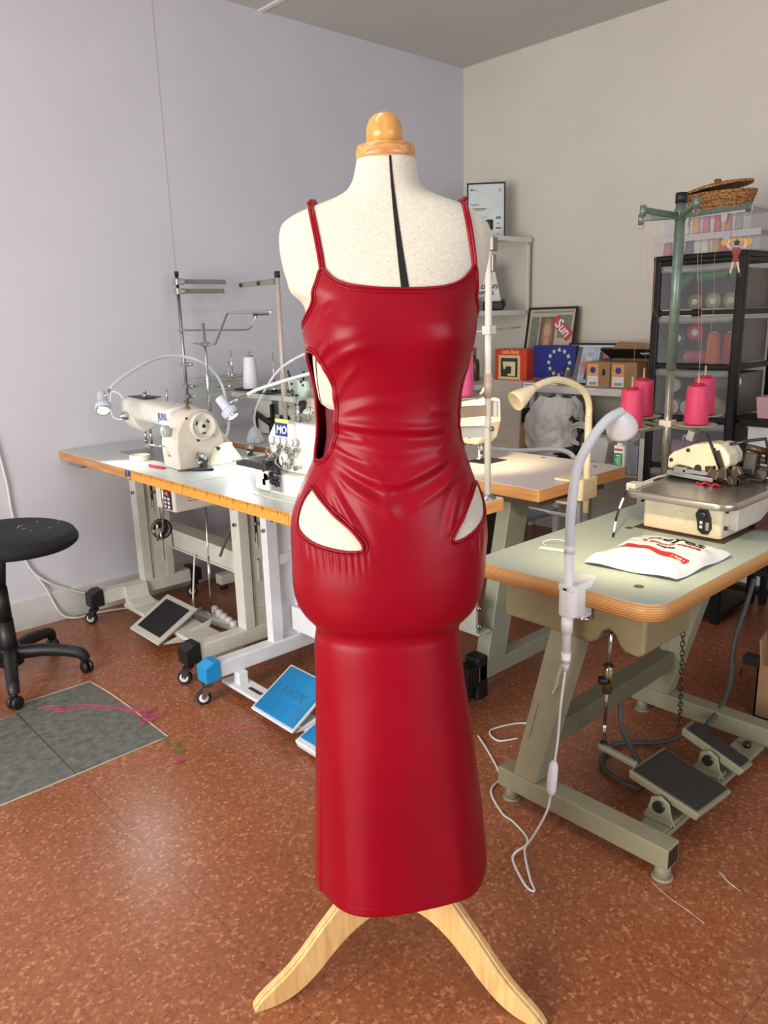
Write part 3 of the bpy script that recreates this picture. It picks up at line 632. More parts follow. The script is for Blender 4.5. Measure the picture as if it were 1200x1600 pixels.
cable('power_cable', 'white lead running flat on the floor from the power strip towards the pedal', [(1.73, 2.90, .012), (1.66, 2.86, .006), (1.55, 2.87, .006), (1.47, 2.90, .006)], .005, M_cable)
cable('wall_cable', 'white lead looping from the wall down to the baseboard behind the stool', [(1.06, 3.742, .95), (1.085, 3.742, .72), (1.09, 3.742, .57), (1.12, 3.742, .33), (1.19, 3.735, .22), (1.30, 3.735, .145), (1.42, 3.72, .09), (1.6, 3.70, .05)], .0058, M_cable)
cable('floor_cable', 'white lead drooping onto the floor at the baseboard by the wall-side caster', [(1.13, 3.742, .30), (1.19, 3.738, .18), (1.24, 3.725, .04), (1.30, 3.70, .006), (1.40, 3.69, .006), (1.55, 3.63, .006), (1.7, 3.5, .006), (1.76, 3.28, .02)], .0055, M_cable)

# ================================================================ white table with blue feet
tB = thing('sewing_table', 'white-legged sewing table with bright blue foot caps and blue pedal behind the dress', 'table', (1.63, 2.0, 0))
tabletop(tB, 1.34, 1.925, 1.535, 2.558, .79, .83, M_edgeC, M_lam, .004); ruler(tB, 1.90, 2.558)
for y in (2.45, 1.70):
    floor_leg(tB, 1.345, 1.86 if y > 2 else 1.79, y, .098, .062, .055, M_legB, M_jack, 0, 0, M_steel, M_rubber, M_white, 2.7)
    W(MB().bb(1.605, 1.655, y-.02, y+.02, .158, .79), 'leg_post', M_legB, tB, bev=.002)
    W(MB().bb(1.735, 1.775, y-.02, y+.02, .158, .79), 'leg_post', M_legB, tB, bev=.002)
    W(MB().bb(1.655, 1.735, y+.004, y+.012, .158, .79).bb(1.655, 1.735, y-.016, y+.016, .47, .51), 'leg_panel', M_legB, tB, bev=.002)
    W(MB().cyl((1.605, y-.008, .62), (1.593, y-.008, .62), .008, seg=6), 'bolt', M_steel, tB); W(MB().cyl((1.63, y-.02, .66), (1.63, y-.03, .66), .008, seg=6), 'bolt', M_steel, tB)
W(MB().bb(1.70, 1.715, 1.72, 2.43, .19, .29), 'cross_beam', M_legB, tB, bev=.003)
W(MB().bb(1.40, 1.48, 1.62, 2.50, .036, .05).bb(1.42, 1.46, 2.40, 2.44, .05, .10), 'pedal_bar', M_legB, tB, bev=.003)
W(MB().bb(1.43, 1.445, 2.28, 2.36, .0495, .0515), 'bar_slot', M_dark, tB)
pB, atB = pedal(tB, [(1.335, 2.20, .066), (1.335, 1.945, .066), (1.60, 2.05, .112), (1.60, 2.31, .112)], .014, .055, M_legB, M_jack, 40)
WT('raised_letters', 'JACK', .05, mat('raised_blue', (24, 126, 180), .35), tB, frame_m(atB(.5, .52, .0042), atB(.9, .5, 0)-atB(.1, .5, 0), atB(.5, .9, 0)-atB(.5, .1, 0)), ext=.0012, sx=1.2, bold=.002)
pS, atS = pedal(tB, [(1.33, 1.93, .05), (1.33, 1.80, .05), (1.58, 1.86, .08), (1.58, 1.99, .08)], .03, .09, M_legB, M_jack, 16, 'side_pedal')
W(MB().prism([(1.36, .052), (1.59, .09), (1.57, .05), (1.46, .04)], 1.96, 1.97, 'y'), 'pedal_side', M_legB, tB)
cable('power_cable', 'white lead looping on the floor under the blue-footed table', [(1.72, 2.36, .006), (1.64, 2.30, .006), (1.62, 2.22, .006), (1.70, 2.18, .006), (1.80, 2.25, .006), (1.86, 2.36, .01)], .006, M_cable)

# ================================================================ second row of tables behind
tF = thing('sewing_table', 'grey-topped table behind the left sewing machine carrying the far white overlocker', 'table', (2.25, 3.15, 0))
tabletop(tF, 1.965, 2.55, 2.60, 3.748, .805, .846, wood_mat('dull_beech_edge', (150, 112, 66), (178, 138, 88), .4, stretch=(10, 1.2, 14), scale=5), M_lam, .003)
for y in (3.55, 2.75):
    W(MB().bb(2.02, 2.48, y-.03, y+.03, .03, .085), 'foot_bar', M_legA, tF, bev=.004); W(MB().bb(2.19, 2.33, y-.025, y+.025, .085, .805), 'leg', M_legA, tF, bev=.003)
    for x in (2.05, 2.45): W(MB().cyl((x, y, 0), (x, y, .03), .02), 'foot', M_rubber, tF)
tC = thing('sewing_table', 'orange-edged sewing table lit by the cream bendy lamp in the middle row', 'table', (2.35, 2.0, 0))
M_lamC = mat('pale_lilac_laminate', (214, 206, 204), .35, var=.04, scale=40)
tabletop(tC, 2.125, 2.68, 1.545, 2.585, .777, .82, M_edgeC, M_lamC, .006)
W(MB().bb(2.20, 2.62, 1.60, 2.5, .735, .777), 'under_frame', mat('dark_under_frame', (96, 86, 72), .6), tC)
M_grn = mat('grey_green_leg_enamel', (150, 154, 134), .42)
for y in (1.76, 2.45):
    W(MB().bb(1.985, 2.62, y-.03, y+.03, .075, .135), 'foot_bar', M_grn, tC, bev=.003)
    m = MB(); m.prism([(2.08, .135), (2.19, .135), (2.33, .735), (2.21, .735)], y-.03, y+.03, 'y'); W(m, 'leg', M_grn, tC, bev=.004)
    for x, s in ((2.0, 1), (2.60, 1)):
        W(MB().bb(x-.035, x+.035, y-.034, y+.034, .06, .145), 'foot_cap', M_black, tC, bev=.005); caster(tC, x, y, .062, M_dark, M_rubber, M_white, 2.6+(x > 2.3)*2.2, r=.026)
W(MB().bb(2.02, 2.035, 1.735, 2.48, .27, .41).bb(2.02, 2.09, 1.72, 2.48, .265, .275), 'cross_beam', mat('pale_grey_green', (182, 188, 174), .4), tC, bev=.003)
for z in (.30, .37): W(MB().cyl((2.035, 1.735, z), (2.035, 1.724, z), .011, seg=14).cyl((2.035, 1.725, z), (2.035, 1.719, z), .006, seg=6), 'bolt', M_steel, tC)
for x, y in ((2.60, 1.63), (2.64, 1.9), (2.5, 2.2), (2.6, 2.4)): W(MB().lathe([(.0, 0), (.008, 0), (.008, .0012), (0, .0012)], (x, y, .8195)), 'hole_plug', M_dark, tC)
W(MB().bb(2.03, 2.09, 1.73, 1.80, .0, .17), 'rubber_buffer', M_black, tC, bev=.01)

# ================================================================ stool
st = thing('stool', 'black swivel stool on a five-armed base with castors, cut by the left edge', 'stool', (.85, 3.22, 0))
def seatf(u, v):
    a = 2*PI*u; pr = [(0.001, .075), (.12, .078), (.19, .074), (.232, .058), (.248, .030), (.245, .012), (.225, -.004), (.16, -.018), (.06, -.022), (.001, -.022)]
    i = min(int(v*9), 8); t = v*9-i; r = pr[i][0]*(1-t)+pr[i+1][0]*t; h = pr[i][1]*(1-t)+pr[i+1][1]*t
    x, y = r*math.cos(a), r*math.sin(a); return (.90+x, 3.15+y, .575+h-.09*(-x*.5-y*.1)*0-.05*(x+.12)*.6)
fab = mat('black_seat_fabric', (17, 18, 20), .85, var=.2, scale=90, bump=.2, bscale=500)
W(MB().grid(seatf, 48, 28, closed=True), 'seat', fab, st, sub=1)
lint = MB(); rnd = random.Random(3)
for i in range(9):
    a, r = rnd.uniform(-1.8, .6), rnd.uniform(.03, .2); x, y = r*math.cos(a), r*math.sin(a); x2, y2 = x+rnd.uniform(-.012, .012), y+rnd.uniform(-.012, .012)
    zz = lambda x: .575+.078-.03*(x+.12); lint.tube([(.90+x, 3.15+y, zz(x)), (.90+(x+x2)/2+.003, 3.15+(y+y2)/2, zz(x)+.001), (.90+x2, 3.15+y2, zz(x2))], .0007, 5)
W(lint, 'lint_threads', mat('pale_lint', (190, 188, 180), .9), st)
W(MB().cyl((.85, 3.22, .09), (.85, 3.22, .26), .036, .032).cyl((.85, 3.22, .26), (.85, 3.22, .40), .030, .028).cyl((.85, 3.22, .40), (.865, 3.20, .56), .024), 'column', M_black, st)
W(MB().lathe([(.0, .555), (.09, .555), (.10, .565), (0, .575)], (.88, 3.18, 0)), 'seat_plate', M_black, st)
W(MB().cyl((.85, 3.22, .07), (.85, 3.22, .145), .05, .044), 'hub', M_black, st)
for i in range(5):
    a = math.radians(-34+72*i); d = Vector((math.cos(a), math.sin(a), 0)); c = Vector((.85, 3.22, 0)); q = a+.7
    m = MB(); m.tube([c+d*.03+Vector((0, 0, .115)), c+d*.13+Vector((0, 0, .118)), c+d*.22+Vector((0, 0, .105)), c+d*.275+Vector((0, 0, .088)), c+d*.292+Vector((0, 0, .06))], [.031, .027, .024, .024, .02], 12, n=5)
    arm = W(m, 'base_arm', M_black, st)
    e = c+d*.292; pd = Vector((math.cos(q), math.sin(q), 0)); m = MB(); m.cyl(e+Vector((0, 0, .048)), e+Vector((0, 0, .07)), .012)
    for s in (-.012, .012): m.lathe([(0, -.009), (.020, -.009), (.026, -.005), (.027, 0), (.026, .005), (.020, .009), (0, .009)], e+pd*s+Vector((0, 0, .0275)), pd, 20)
    pin(m.build('caster', M_black), arm)
# ================================================================ sewing machine on the left table
mA = thing('sewing_machine', 'white industrial sewing machine with blue logo at the wall end of the left table', 'sewing machine', (1.6, 3.1, .83))
col = [(1.462, .831), (1.458, .925), (1.466, .985), (1.492, 1.022), (1.525, 1.055), (1.565, 1.068), (1.605, 1.062), (1.635, 1.04), (1.66, .985), (1.672, .94), (1.685, .831)]
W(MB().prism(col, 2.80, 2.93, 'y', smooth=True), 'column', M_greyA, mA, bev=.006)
def armf(u, v):
    a = 2*PI*u; y = 2.925+v*.50; t = v; c, s = math.cos(a), math.sin(a); n = 2/3.2
    hx = .072-.012*math.sin(PI*t)*.6; hz = .045+.008*t; zc = 1.022+.012*t
    return (1.575+.02*t+hx*math.copysign(abs(c)**n, c), y, zc+hz*math.copysign(abs(s)**n, s))
ar = MB().grid(armf, 40, 14, closed=True); ar.add([armf(i/40, 1) for i in range(40)], [list(range(40))]); ar.add([armf(i/40, 0) for i in range(40)], [list(range(40))])
ar.box((1.575, 2.945, .975), (.15, .05, .08)); W(ar, 'arm', M_mach, mA)
W(MB().prism([(1.53, 1.075), (1.655, 1.085), (1.665, .99), (1.645, .945), (1.58, .925), (1.545, .955), (1.525, 1.0)], 3.325, 3.43, 'y', smooth=True), 'head', M_mach, mA, bev=.008, seg=3)
W(MB().cyl((1.61, 3.385, .94), (1.61, 3.385, .865), .0055).cyl((1.61, 3.385, .885), (1.61, 3.385, .872), .009).cyl((1.61, 3.385, .87), (1.61, 3.385, .835), .0015, seg=6), 'needle_bar', M_chrome, mA)
W(MB().cyl((1.625, 3.36, .94), (1.625, 3.36, .86), .005).box((1.615, 3.37, .843), (.022, .03, .004)).box((1.622, 3.362, .855), (.012, .014, .02)), 'presser_foot', M_chrome, mA)
W(MB().tube([(1.545, 3.435, 1.075), (1.535, 3.455, 1.10), (1.52, 3.50, 1.10), (1.515, 3.515, 1.03), (1.52, 3.50, .985), (1.54, 3.44, .98)], .0035, 8, n=6), 'take_up_guard', M_white, mA)
W(MB().lathe([(.0, 0), (.018, 0), (.02, .004), (.014, .012), (.019, .016), (.012, .022), (.005, .024), (.005, .034), (0, .034)], (1.522, 3.37, 1.005), (-1, -.1, 0), 20), 'tension_dial', M_chrome, mA)
W(MB().cyl((1.60, 3.33, 1.08), (1.60, 3.33, 1.10), .013, .011).cyl((1.60, 3.33, 1.10), (1.60, 3.33, 1.115), .008).cyl((1.62, 3.16, 1.068), (1.62, 3.16, 1.125), .004).lathe([(0, 0), (.012, 0), (.010, .006), (0, .006)], (1.59, 3.05, 1.066)), 'top_pins', M_chrome, mA)
W(MB().bb(1.56, 1.64, 3.25, 3.42, 1.083, 1.087), 'top_cover_plate', M_dark, mA)
hw = W(MB().lathe([(0, 0), (.050, 0), (.056, .004), (.057, .014), (.055, .024), (.050, .027), (.046, .020), (.030, .014), (.022, .016), (.018, .022), (.008, .023), (0, .021)], (1.572, 2.80, 1.0), (0, -1, 0), 40), 'handwheel', mat('warm_grey_handwheel', (206, 198, 186), .4), mA)
s_ = MB()
for a in (.6, 2.7, 4.8): s_.tube([(1.572+.030*math.cos(a+t), 2.7845, 1.0+.030*math.sin(a+t)) for t in (-.25, 0, .25)], .0035, 6)
s_.cyl((1.572, 2.779, 1.0), (1.572, 2.7755, 1.0), .008); pin(s_.build('slots', M_dark), hw)
W(MB().lathe([(0, 0), (.022, 0), (.024, .004), (.023, .022), (.020, .026), (0, .026)], (1.462, 2.865, .985), (-1, 0, 0), 24).cyl((1.436, 2.865, .985), (1.434, 2.865, .985), .005), 'stitch_dial', mat('grey_dial', (168, 166, 160), .4), mA)
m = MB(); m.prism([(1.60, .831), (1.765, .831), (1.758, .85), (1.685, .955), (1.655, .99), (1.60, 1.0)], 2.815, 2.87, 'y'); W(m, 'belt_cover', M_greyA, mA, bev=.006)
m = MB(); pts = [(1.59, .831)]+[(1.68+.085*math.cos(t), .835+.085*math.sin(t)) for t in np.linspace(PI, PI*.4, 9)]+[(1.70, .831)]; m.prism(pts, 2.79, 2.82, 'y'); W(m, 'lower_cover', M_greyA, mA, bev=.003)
m = MB()
for x, z, r in ((1.555, .945, .008), (1.51, 1.035, .005), (1.635, .90, .007), (1.625, .955, .003)): m.cyl((x, 2.801, z), (x, 2.783 if x > 1.6 and z < .92 else 2.798, z), r, seg=14)
W(m, 'screw', M_dark, mA)
W(MB().bb(1.51, 1.70, 2.94, 3.46, .8295, .8325), 'bed_plate', M_steel, mA, bev=.001)
W(MB().tube([(1.455, 2.90, .92), (1.44, 2.92, .922), (1.42, 3.0, .925)], .004, 8), 'reverse_lever', M_chrome, mA)
WT('logo', 'JUKI', .04, M_blue, mA, frame_m((1.5005, 2.985, 1.027), (0, -1, 0), (.0, 0, 1)), bold=.0012)
WT('model_plate', 'DDL', .012, M_grey, mA, frame_m((1.4585, 2.87, .885), (0, -1, 0), (0, 0, 1)))
W(MB().lathe([(0, 0), (.012, 0), (.012, .004), (0, .01)], (1.55, 2.86, 1.068)).tube([(1.55, 2.86, 1.07), (1.545, 2.87, 1.10)], .003, 6).tube([(1.55, 2.86, 1.075), (1.57, 2.85, 1.095)], .003, 6), 'winder_post', mat('brass_bits', (150, 130, 70), .35, 1), mA)

# bits and pieces on the left table
def fiddly(name, label, c, seed, s=1.0, rz=0, cat='attachment', mts=None):
    t = thing(name, label, cat, c); r = random.Random(seed); x, y, z = c
    W(MB().box((x, y, z+.003), (.05*s, .032*s, .006), (0, 0, rz)), 'base', M_steel, t, bev=.001)
    W(MB().box((x+.004, y, z+.022*s), (.016*s, .02*s, .036*s), (0, 0, rz)).box((x+.012*s, y+.006*s, z+.03*s), (.01*s, .03*s, .02*s)), 'bracket', M_dark, t, bev=.0015)
    m = MB(); m.cyl((x, y-.02*s, z+.042*s), (x, y+.02*s, z+.042*s), .009*s).cyl((x-.016*s, y, z+.02*s), (x+.018*s, y, z+.024*s), .005*s); W(m, 'rollers', M_chrome, t)
    m = MB()
    for i in range(4): q = Vector((x+r.uniform(-.018, .018)*s, y+r.uniform(-.016, .016)*s, z+r.uniform(.012, .045)*s)); m.cyl(q, q+Vector((0, -.008, 0)), .0045*s, seg=8)
    W(m, 'screws', M_steel, t); return t
fiddly('bobbin_winder', 'dark metal bobbin winder in front of the left machine column', (1.545, 2.765, .8305), 2, 1.3, .3)
fiddly('binder_attachment', 'small metal binder clamp standing on the table near the wooden strip', (1.83, 2.86, .8305), 5, 1.0, .2)
o = MB().lathe([(.036, 0), (.043, 0), (.0435, .001), (.0435, .0225), (.043, .0235), (.036, .0235), (.0355, .012), (.036, 0)], (1.475, 3.175, .8305), (0, 0, 1), 40).build('tape_roll', mat('cream_masking_tape', (214, 208, 188), .7)); tag(o, 'cream roll of masking tape on the left table in front of the needle', 'tape roll')
t = thing('seam_ripper', 'small tool with red handle on the left table beside the machine column', 'tool', (1.43, 2.93, .83))
W(MB().tube([(1.424, 2.985, .837), (1.43, 2.94, .837), (1.438, 2.885, .8365)], [.0055, .0065, .0045], 10), 'handle', mat('red_plastic', (196, 30, 42), .4), t)
W(MB().tube([(1.438, 2.885, .8365), (1.447, 2.83, .8345)], [.0022, .0012], 8), 'blade', M_chrome, t)
t = thing('screwdriver', 'dark-handled screwdriver lying beneath the left machine column', 'tool', (1.50, 2.74, .83))
W(MB().tube([(1.452, 2.80, .8335), (1.482, 2.765, .8345)], .003, 8), 'shaft', M_dark, t); W(MB().tube([(1.482, 2.765, .836), (1.515, 2.735, .838), (1.555, 2.70, .836)], [.004, .007, .006], 10), 'handle', mat('navy_plastic', (34, 34, 62), .4), t)
o = MB().tube([(1.60, 2.735, .8325), (1.70, 2.755, .8325)], .0025, 6).build('wooden_stick', wood_mat('pale_stick', (214, 180, 130), (232, 204, 160))); tag(o, 'thin wooden stick lying below the belt cover on the left table', 'stick')
o = MB().box((1.52, 3.02, .832), (.03, .018, .003), (0, 0, .4)).build('metal_tag', M_steel, bev=.0008); tag(o, 'little grey metal plate beside the masking tape roll', 'plate')

# ================================================================ bendy lamps with lit heads
def led_lamp(label, head, ax, neck, path, on=True, spot=0):
    t = thing('gooseneck_lamp', label, 'lamp', tuple(path[-1])); H = Vector(head); a = Vector(ax).normalized()
    W(MB().lathe([(0, -.062), (.017, -.062), (.02, -.058), (.021, -.012), (.022, -.008)], H, a, 24), 'head_body', M_lamp, t)
    m = MB(); m.lathe([(.022, -.008), (.028, -.006), (.0315, 0), (.0315, .020), (.029, .024)], H, a, 28)
    q = Vector((0, 0, 1)).rotation_difference(a).to_matrix()
    for i in range(18): d = q @ Vector((math.cos(i*PI/9), math.sin(i*PI/9), 0)); m.tube([H+d*.0315+a*-.002, H+d*.0315+a*.020], .0018, 5)
    W(m, 'head_ring', M_lamp, t)
    W(MB().lathe([(.029, .022), (.029, .034), (.025, .034), (.024, .024)], H, a, 28), 'bezel', M_chrome, t)
    W(MB().lathe([(.0245, .024), (.022, .032), (.014, .037), (0, .039)], H, a, 24), 'lens', M_led if on else M_white, t)
    n = Vector(neck); W(MB().cyl(H+a*-.022, n, .006), 'metal_neck', M_chrome, t)
    W(MB().tube([n]+path, .0075, 10, n=10), 'gooseneck', M_hose, t)
    b = Vector(path[-1]); W(MB().lathe([(0, 0), (.024, 0), (.024, .006), (.012, .012), (.010, .03), (0, .03)], b), 'base', M_white, t)
    if spot:
        l = bpy.data.lights.new('led', 'SPOT'); l.energy = spot; l.spot_size = 2.75; l.spot_blend = .35; l.shadow_soft_size = .022; l.color = (.86, 1.0, .95)
        s = bpy.data.objects.new('led', l); COL.objects.link(s); s.location = H+a*.046; s.rotation_euler = a.to_track_quat('-Z', 'Y').to_euler(); pin(s, t)
    return t
led_lamp('bendy white lamp whose head hangs at the far left over the machine needle', (1.347, 3.2, 1.08), (-.28, -.64, -.72), (1.388, 3.204, 1.143),
    [(1.474, 3.24, 1.19), (1.637, 3.283, 1.25), (1.767, 3.297, 1.2575), (1.89, 3.279, 1.216), (1.98, 3.30, 1.12), (1.97, 3.24, .98), (1.95, 3.22, .90), (1.90, 3.21, .83)], True, 3.6)
led_lamp('bendy white lamp with glowing head just right of the left machine handwheel', (1.655, 2.72, 1.06), (.30, -.45, -.75), (1.735, 2.70, 1.115),
    [(1.78, 2.66, 1.14), (1.90, 2.52, 1.19), (1.97, 2.38, 1.215), (1.95, 2.22, 1.20), (1.87, 2.10, 1.08), (1.84, 2.06, .95), (1.84, 2.05, .83)], True, 3.6)
t = thing('gooseneck_lamp', 'thin bendy white lamp rising from a squat white base between the tables', 'lamp', (2.02, 3.10, .846))
W(MB().lathe([(0, 0), (.045, 0), (.046, .02), (.03, .055), (.012, .075), (0, .078)], (2.02, 3.10, .846), (0, 0, 1), 6), 'base', mat('pale_blue_white_plastic', (204, 212, 224), .4), t, bev=.006)
W(MB().bb(1.985, 2.0, 3.03, 3.10, .85, .875), 'switch_box', M_white, t, bev=.004)
W(MB().tube([(2.02, 3.09, .91), (2.02, 3.08, 1.0), (2.06, 2.97, 1.16), (2.10, 2.86, 1.235), (2.14, 2.74, 1.27), (2.16, 2.60, 1.25), (2.16, 2.5, 1.16)], .006, 10, n=10), 'gooseneck', M_hose, t)
W(MB().lathe([(0, -.05), (.016, -.05), (.03, 0), (.03, .02), (0, .02)], (2.16, 2.48, 1.14), (0, -.3, -1)), 'head', M_lamp, t)

# ================================================================ thread stands on the left
def disc(parent, c, r, mt): return W(MB().lathe([(.004, -.004), (r*.9, .006), (r, .010), (r, .012), (r*.9, .0085), (.004, .0), ], c, (0, 0, 1), 36), 'spool_disc', mt, parent)
def spindle(parent, c, h=.13):
    return W(MB().cyl(c, (c[0], c[1], c[2]+h), .003).lathe([(.016, 0), (.012, .02), (.007, .028), (0, .028)], c), 'spindle', M_chrome, parent)
s1 = thing('thread_stand', 'chrome thread stand with two flat guide bars left of centre at the left wall', 'thread stand', (1.968, 3.62, .846))
W(MB().cyl((1.968, 3.62, .846), (1.968, 3.62, 1.63), .0085), 'pole', M_steel, s1); W(MB().cyl((1.968, 3.62, 1.628), (1.968, 3.62, 1.65), .0105), 'pole_cap', M_black, s1)
W(MB().lathe([(0, 0), (.03, 0), (.03, .005), (.014, .02), (0, .02)], (1.968, 3.62, .846)), 'base', M_steel, s1)
for z, s in ((1.60, 0), (1.555, 1)):
    W(MB().bb(1.985, 2.235-.012*s, 3.604, 3.612, z-.010, z+.013), 'guide_bar', mat('guide_bar_grey', (150, 148, 140), .4, .6), s1); W(MB().box((1.968, 3.612, z), (.04, .04, .032)).cyl((1.985, 3.60, z), (1.985, 3.585, z), .009, seg=8), 'clamp', M_chrome, s1, bev=.003)
for z in (1.09, 1.04, 1.20): W(MB().box((1.968, 3.615, z), (.034, .036, .022)).cyl((1.985, 3.60, z), (1.99, 3.58, z), .008, seg=8), 'clamp', M_chrome, s1, bev=.003)
W(MB().bb(1.98, 2.36, 3.60, 3.612, 1.082, 1.105).bb(1.98, 2.36, 3.56, 3.572, 1.03, 1.05), 'tray_arm', mat('pale_tray_arm', (196, 200, 190), .4), s1)
for c in ((2.06, 3.55, 1.118), (2.22, 3.58, 1.118), (2.10, 3.42, 1.075), (2.24, 3.42, 1.075)):
    disc(s1, c, .075, M_disc); spindle(s1, c, .14)
W(MB().tube([(1.968, 3.61, 1.368), (2.10, 3.60, 1.365), (2.30, 3.59, 1.36), (2.345, 3.585, 1.365), (2.372, 3.58, 1.395), (2.385, 3.57, 1.43)], .004, 8, n=6).box((1.968, 3.612, 1.368), (.03, .03, .012)).box((2.40, 3.55, 1.435), (.10, .008, .008)).box((2.37, 3.56, 1.437), (.02, .02, .02)), 'thread_fork', M_chrome, s1)
s2 = thing('bobbin_stand', 'short chrome pole with a cranked thread arm behind the left machine', 'thread stand', (1.85, 3.2, .83))
W(MB().cyl((1.85, 3.2, .83), (1.85, 3.2, 1.40), .0075), 'pole', M_chrome, s2)
W(MB().tube([(1.85, 3.20, 1.307), (1.85, 3.12, 1.308), (1.85, 3.09, 1.33), (1.85, 3.0, 1.43), (1.85, 2.975, 1.441), (1.85, 2.93, 1.441), (1.85, 2.655, 1.436)], .006, 8, n=5), 'thread_arm', M_chrome, s2)
W(MB().box((1.85, 3.195, 1.307), (.026, .05, .018)).cyl((1.85, 3.22, 1.307), (1.85, 3.30, 1.31), .004), 'clamp', M_steel, s2, bev=.003)
s3 = thing('thread_stand', 'pale thread stand pole with one short arm at the top left of the mannequin', 'thread stand', (2.08, 2.93, .846))
pinkg = mat('beige_pole_paint', (178, 166, 156), .4)
W(MB().cyl((2.08, 2.93, .846), (2.08, 2.93, 1.59), .0105), 'pole', pinkg, s3); W(MB().cyl((2.08, 2.93, 1.585), (2.08, 2.93, 1.612), .0125), 'pole_cap', M_black, s3)
W(MB().cyl((2.08, 2.93, 1.02), (2.08, 2.93, 1.17), .0135), 'pole_sleeve', pinkg, s3)
W(MB().prism([(2.94, 1.583), (2.94, 1.556), (3.21, 1.555), (3.225, 1.564), (3.215, 1.577)], 2.068, 2.075, 'x'), 'guide_bar', mat('guide_bar_grey', (150, 148, 140), .4, .6), s3)
W(MB().cyl((2.068, 3.06, 1.567), (2.062, 3.06, 1.567), .009).cyl((2.068, 3.205, 1.566), (2.062, 3.205, 1.566), .009), 'guide_eyelet', M_dark, s3)
W(MB().bb(2.07, 2.084, 2.85, 3.36, 1.045, 1.068), 'tray_arm', mat('pale_tray_arm', (196, 200, 190), .4), s3)
for c in ((2.10, 3.225, 1.076), (2.10, 3.03, 1.072)): disc(s3, c, .088, M_black)
spindle(s3, (2.10, 3.03, 1.08), .18)
def cone(label, c, mt, r0=.030, r1=.0225, h=.135, group=None, capm=None, nm='thread_cone'):
    t = thing(nm, label, 'thread cone', c, 0, group)
    W(MB().lathe([(0, 0), (r0, 0), (r0+.0015, .004), (r1+.0015, h-.006), (r1, h), (r1*.55, h+.001), (0, h+.001)], c, (0, 0, 1), 30), 'wound_thread', mt, t)
    W(MB().lathe([(r1*.55, h), (r1*.62, h+.007), (r1*.3, h+.009), (0, h+.009)], c, (0, 0, 1), 20), 'cone_top', capm or M_card, t)
    return t
M_wthread = mat('white_thread', (214, 214, 224), .6, var=.05, scale=70)
cone('white thread cone on a black disc left of the pale pole', (2.10, 3.225, 1.088), M_wthread, .038, .027, .148)
spindle(s3, (2.10, 3.225, 1.08), .185)
thr = mat('fine_pale_thread', (190, 190, 196), .7, var=0)
def threads(label, lines, mt, r=.0006):
    m = MB()
    for l in lines: m.tube(l, r, 5)
    o = m.build('thread_strands', mt); tag(o, label, 'thread', None, 'stuff'); return o
threads('fine pale threads hanging between the left thread stands', [[(2.22, 3.608, 1.59), (2.395, 3.55, 1.437)], [(2.18, 3.608, 1.55), (2.38, 3.55, 1.437)], [(2.12, 3.608, 1.55), (2.12, 3.60, 1.12)], [(2.16, 3.608, 1.55), (2.20, 3.58, 1.12)], [(2.21, 3.608, 1.55), (2.23, 3.6, 1.25)], [(2.40, 3.55, 1.435), (2.32, 3.20, 1.10)], [(2.42, 3.55, 1.435), (2.35, 3.12, 1.10)], [(2.44, 3.55, 1.435), (2.40, 3.02, 1.10)]], thr)

# ================================================================ far overlocker
ov = thing('overlock_machine', 'far white overlocker with blue logo standing on the back left table', 'overlocker', (2.28, 3.15, .846))
W(MB().bb(2.20, 2.42, 3.09, 3.345, .85, 1.068), 'body', M_mach, ov, bev=.008)
W(MB().bb(2.215, 2.40, 2.86, 3.09, .85, .94), 'base', M_greyA, ov, bev=.006)
W(MB().bb(2.192, 2.21, 3.075, 3.14, .85, .955), 'dark_cover', mat('dark_brown_cover', (44, 40, 40), .5), ov, bev=.004)
W(MB().bb(2.196, 2.203, 3.15, 3.205, .955, 1.035), 'window', mat('smoke_window', (90, 90, 92), .2), ov, bev=.004)
W(MB().box((2.185, 3.255, .925), (.02, .19, .02), (.33, 0, 0)).box((2.188, 3.19, .94), (.02, .014, .13)).box((2.186, 3.16, .90), (.03, .07, .04)).box((2.185, 3.33, .895), (.014, .01, .09)).box((2.185, 3.20, .875), (.02, .02, .06)).ball((2.18, 3.20, .92), .022), 'fabric_arm', M_black, ov, bev=.002)
W(MB().lathe([(.0, -.10), (.035, -.10), (.035, .07), (.03, .08), (0, .08)], (2.21, 2.97, .975), (0, 1, 0), 24), 'cylinder_arm', mat('cream_cylinder', (220, 222, 200), .3), ov)
W(MB().bb(2.19, 2.34, 2.86, 3.09, 1.0, 1.05), 'upper_arm', M_greyA, ov, bev=.01)
W(MB().prism([(3.02, 1.14), (2.88, 1.13), (2.875, 1.09), (2.91, 1.05), (2.945, 1.015), (2.985, 1.03), (3.01, 1.09)], 2.165, 2.19, 'x'), 'face_plate', mat('mint_white_plate', (216, 232, 222), .3), ov, bev=.004)
m = MB(); r = random.Random(8)
for i in range(16): q = Vector((2.163, r.uniform(2.87, 3.02), r.uniform(1.0, 1.13))); m.cyl(q, q+Vector((-.006, 0, 0)), r.choice((.004, .005)), seg=8)
for a_ in ((2.90, 1.13, 2.885, 1.175), (3.0, 1.14, 3.01, 1.175)): m.tube([(2.17, a_[0], a_[1]), (2.165, a_[2], a_[3])], .005, 8)
W(m, 'screws', M_dark, ov)
m = MB()
for i in range(9): y = 2.86+.022*i; m.tube([(2.19, y, .95), (2.185, y-.004, .99)], .005, 7); m.box((2.19, y, .935), (.012, .012, .03))
W(m, 'looper_parts', M_steel, ov); W(MB().box((2.17, 2.93, 1.0), (.03, .02, .08), (.5, 0, 0)).box((2.16, 2.95, .955), (.02, .05, .015)), 'presser_foot', M_dark, ov)
WT('logo', 'JUKI', .04, M_blue, ov, frame_m((2.1995, 3.235, 1.05), (0, -1, 0), (0, 0, 1)), bold=.0012)
W(MB().bb(2.199, 2.2005, 3.10, 3.34, 1.022, 1.024), 'panel_seam', M_grey, ov)

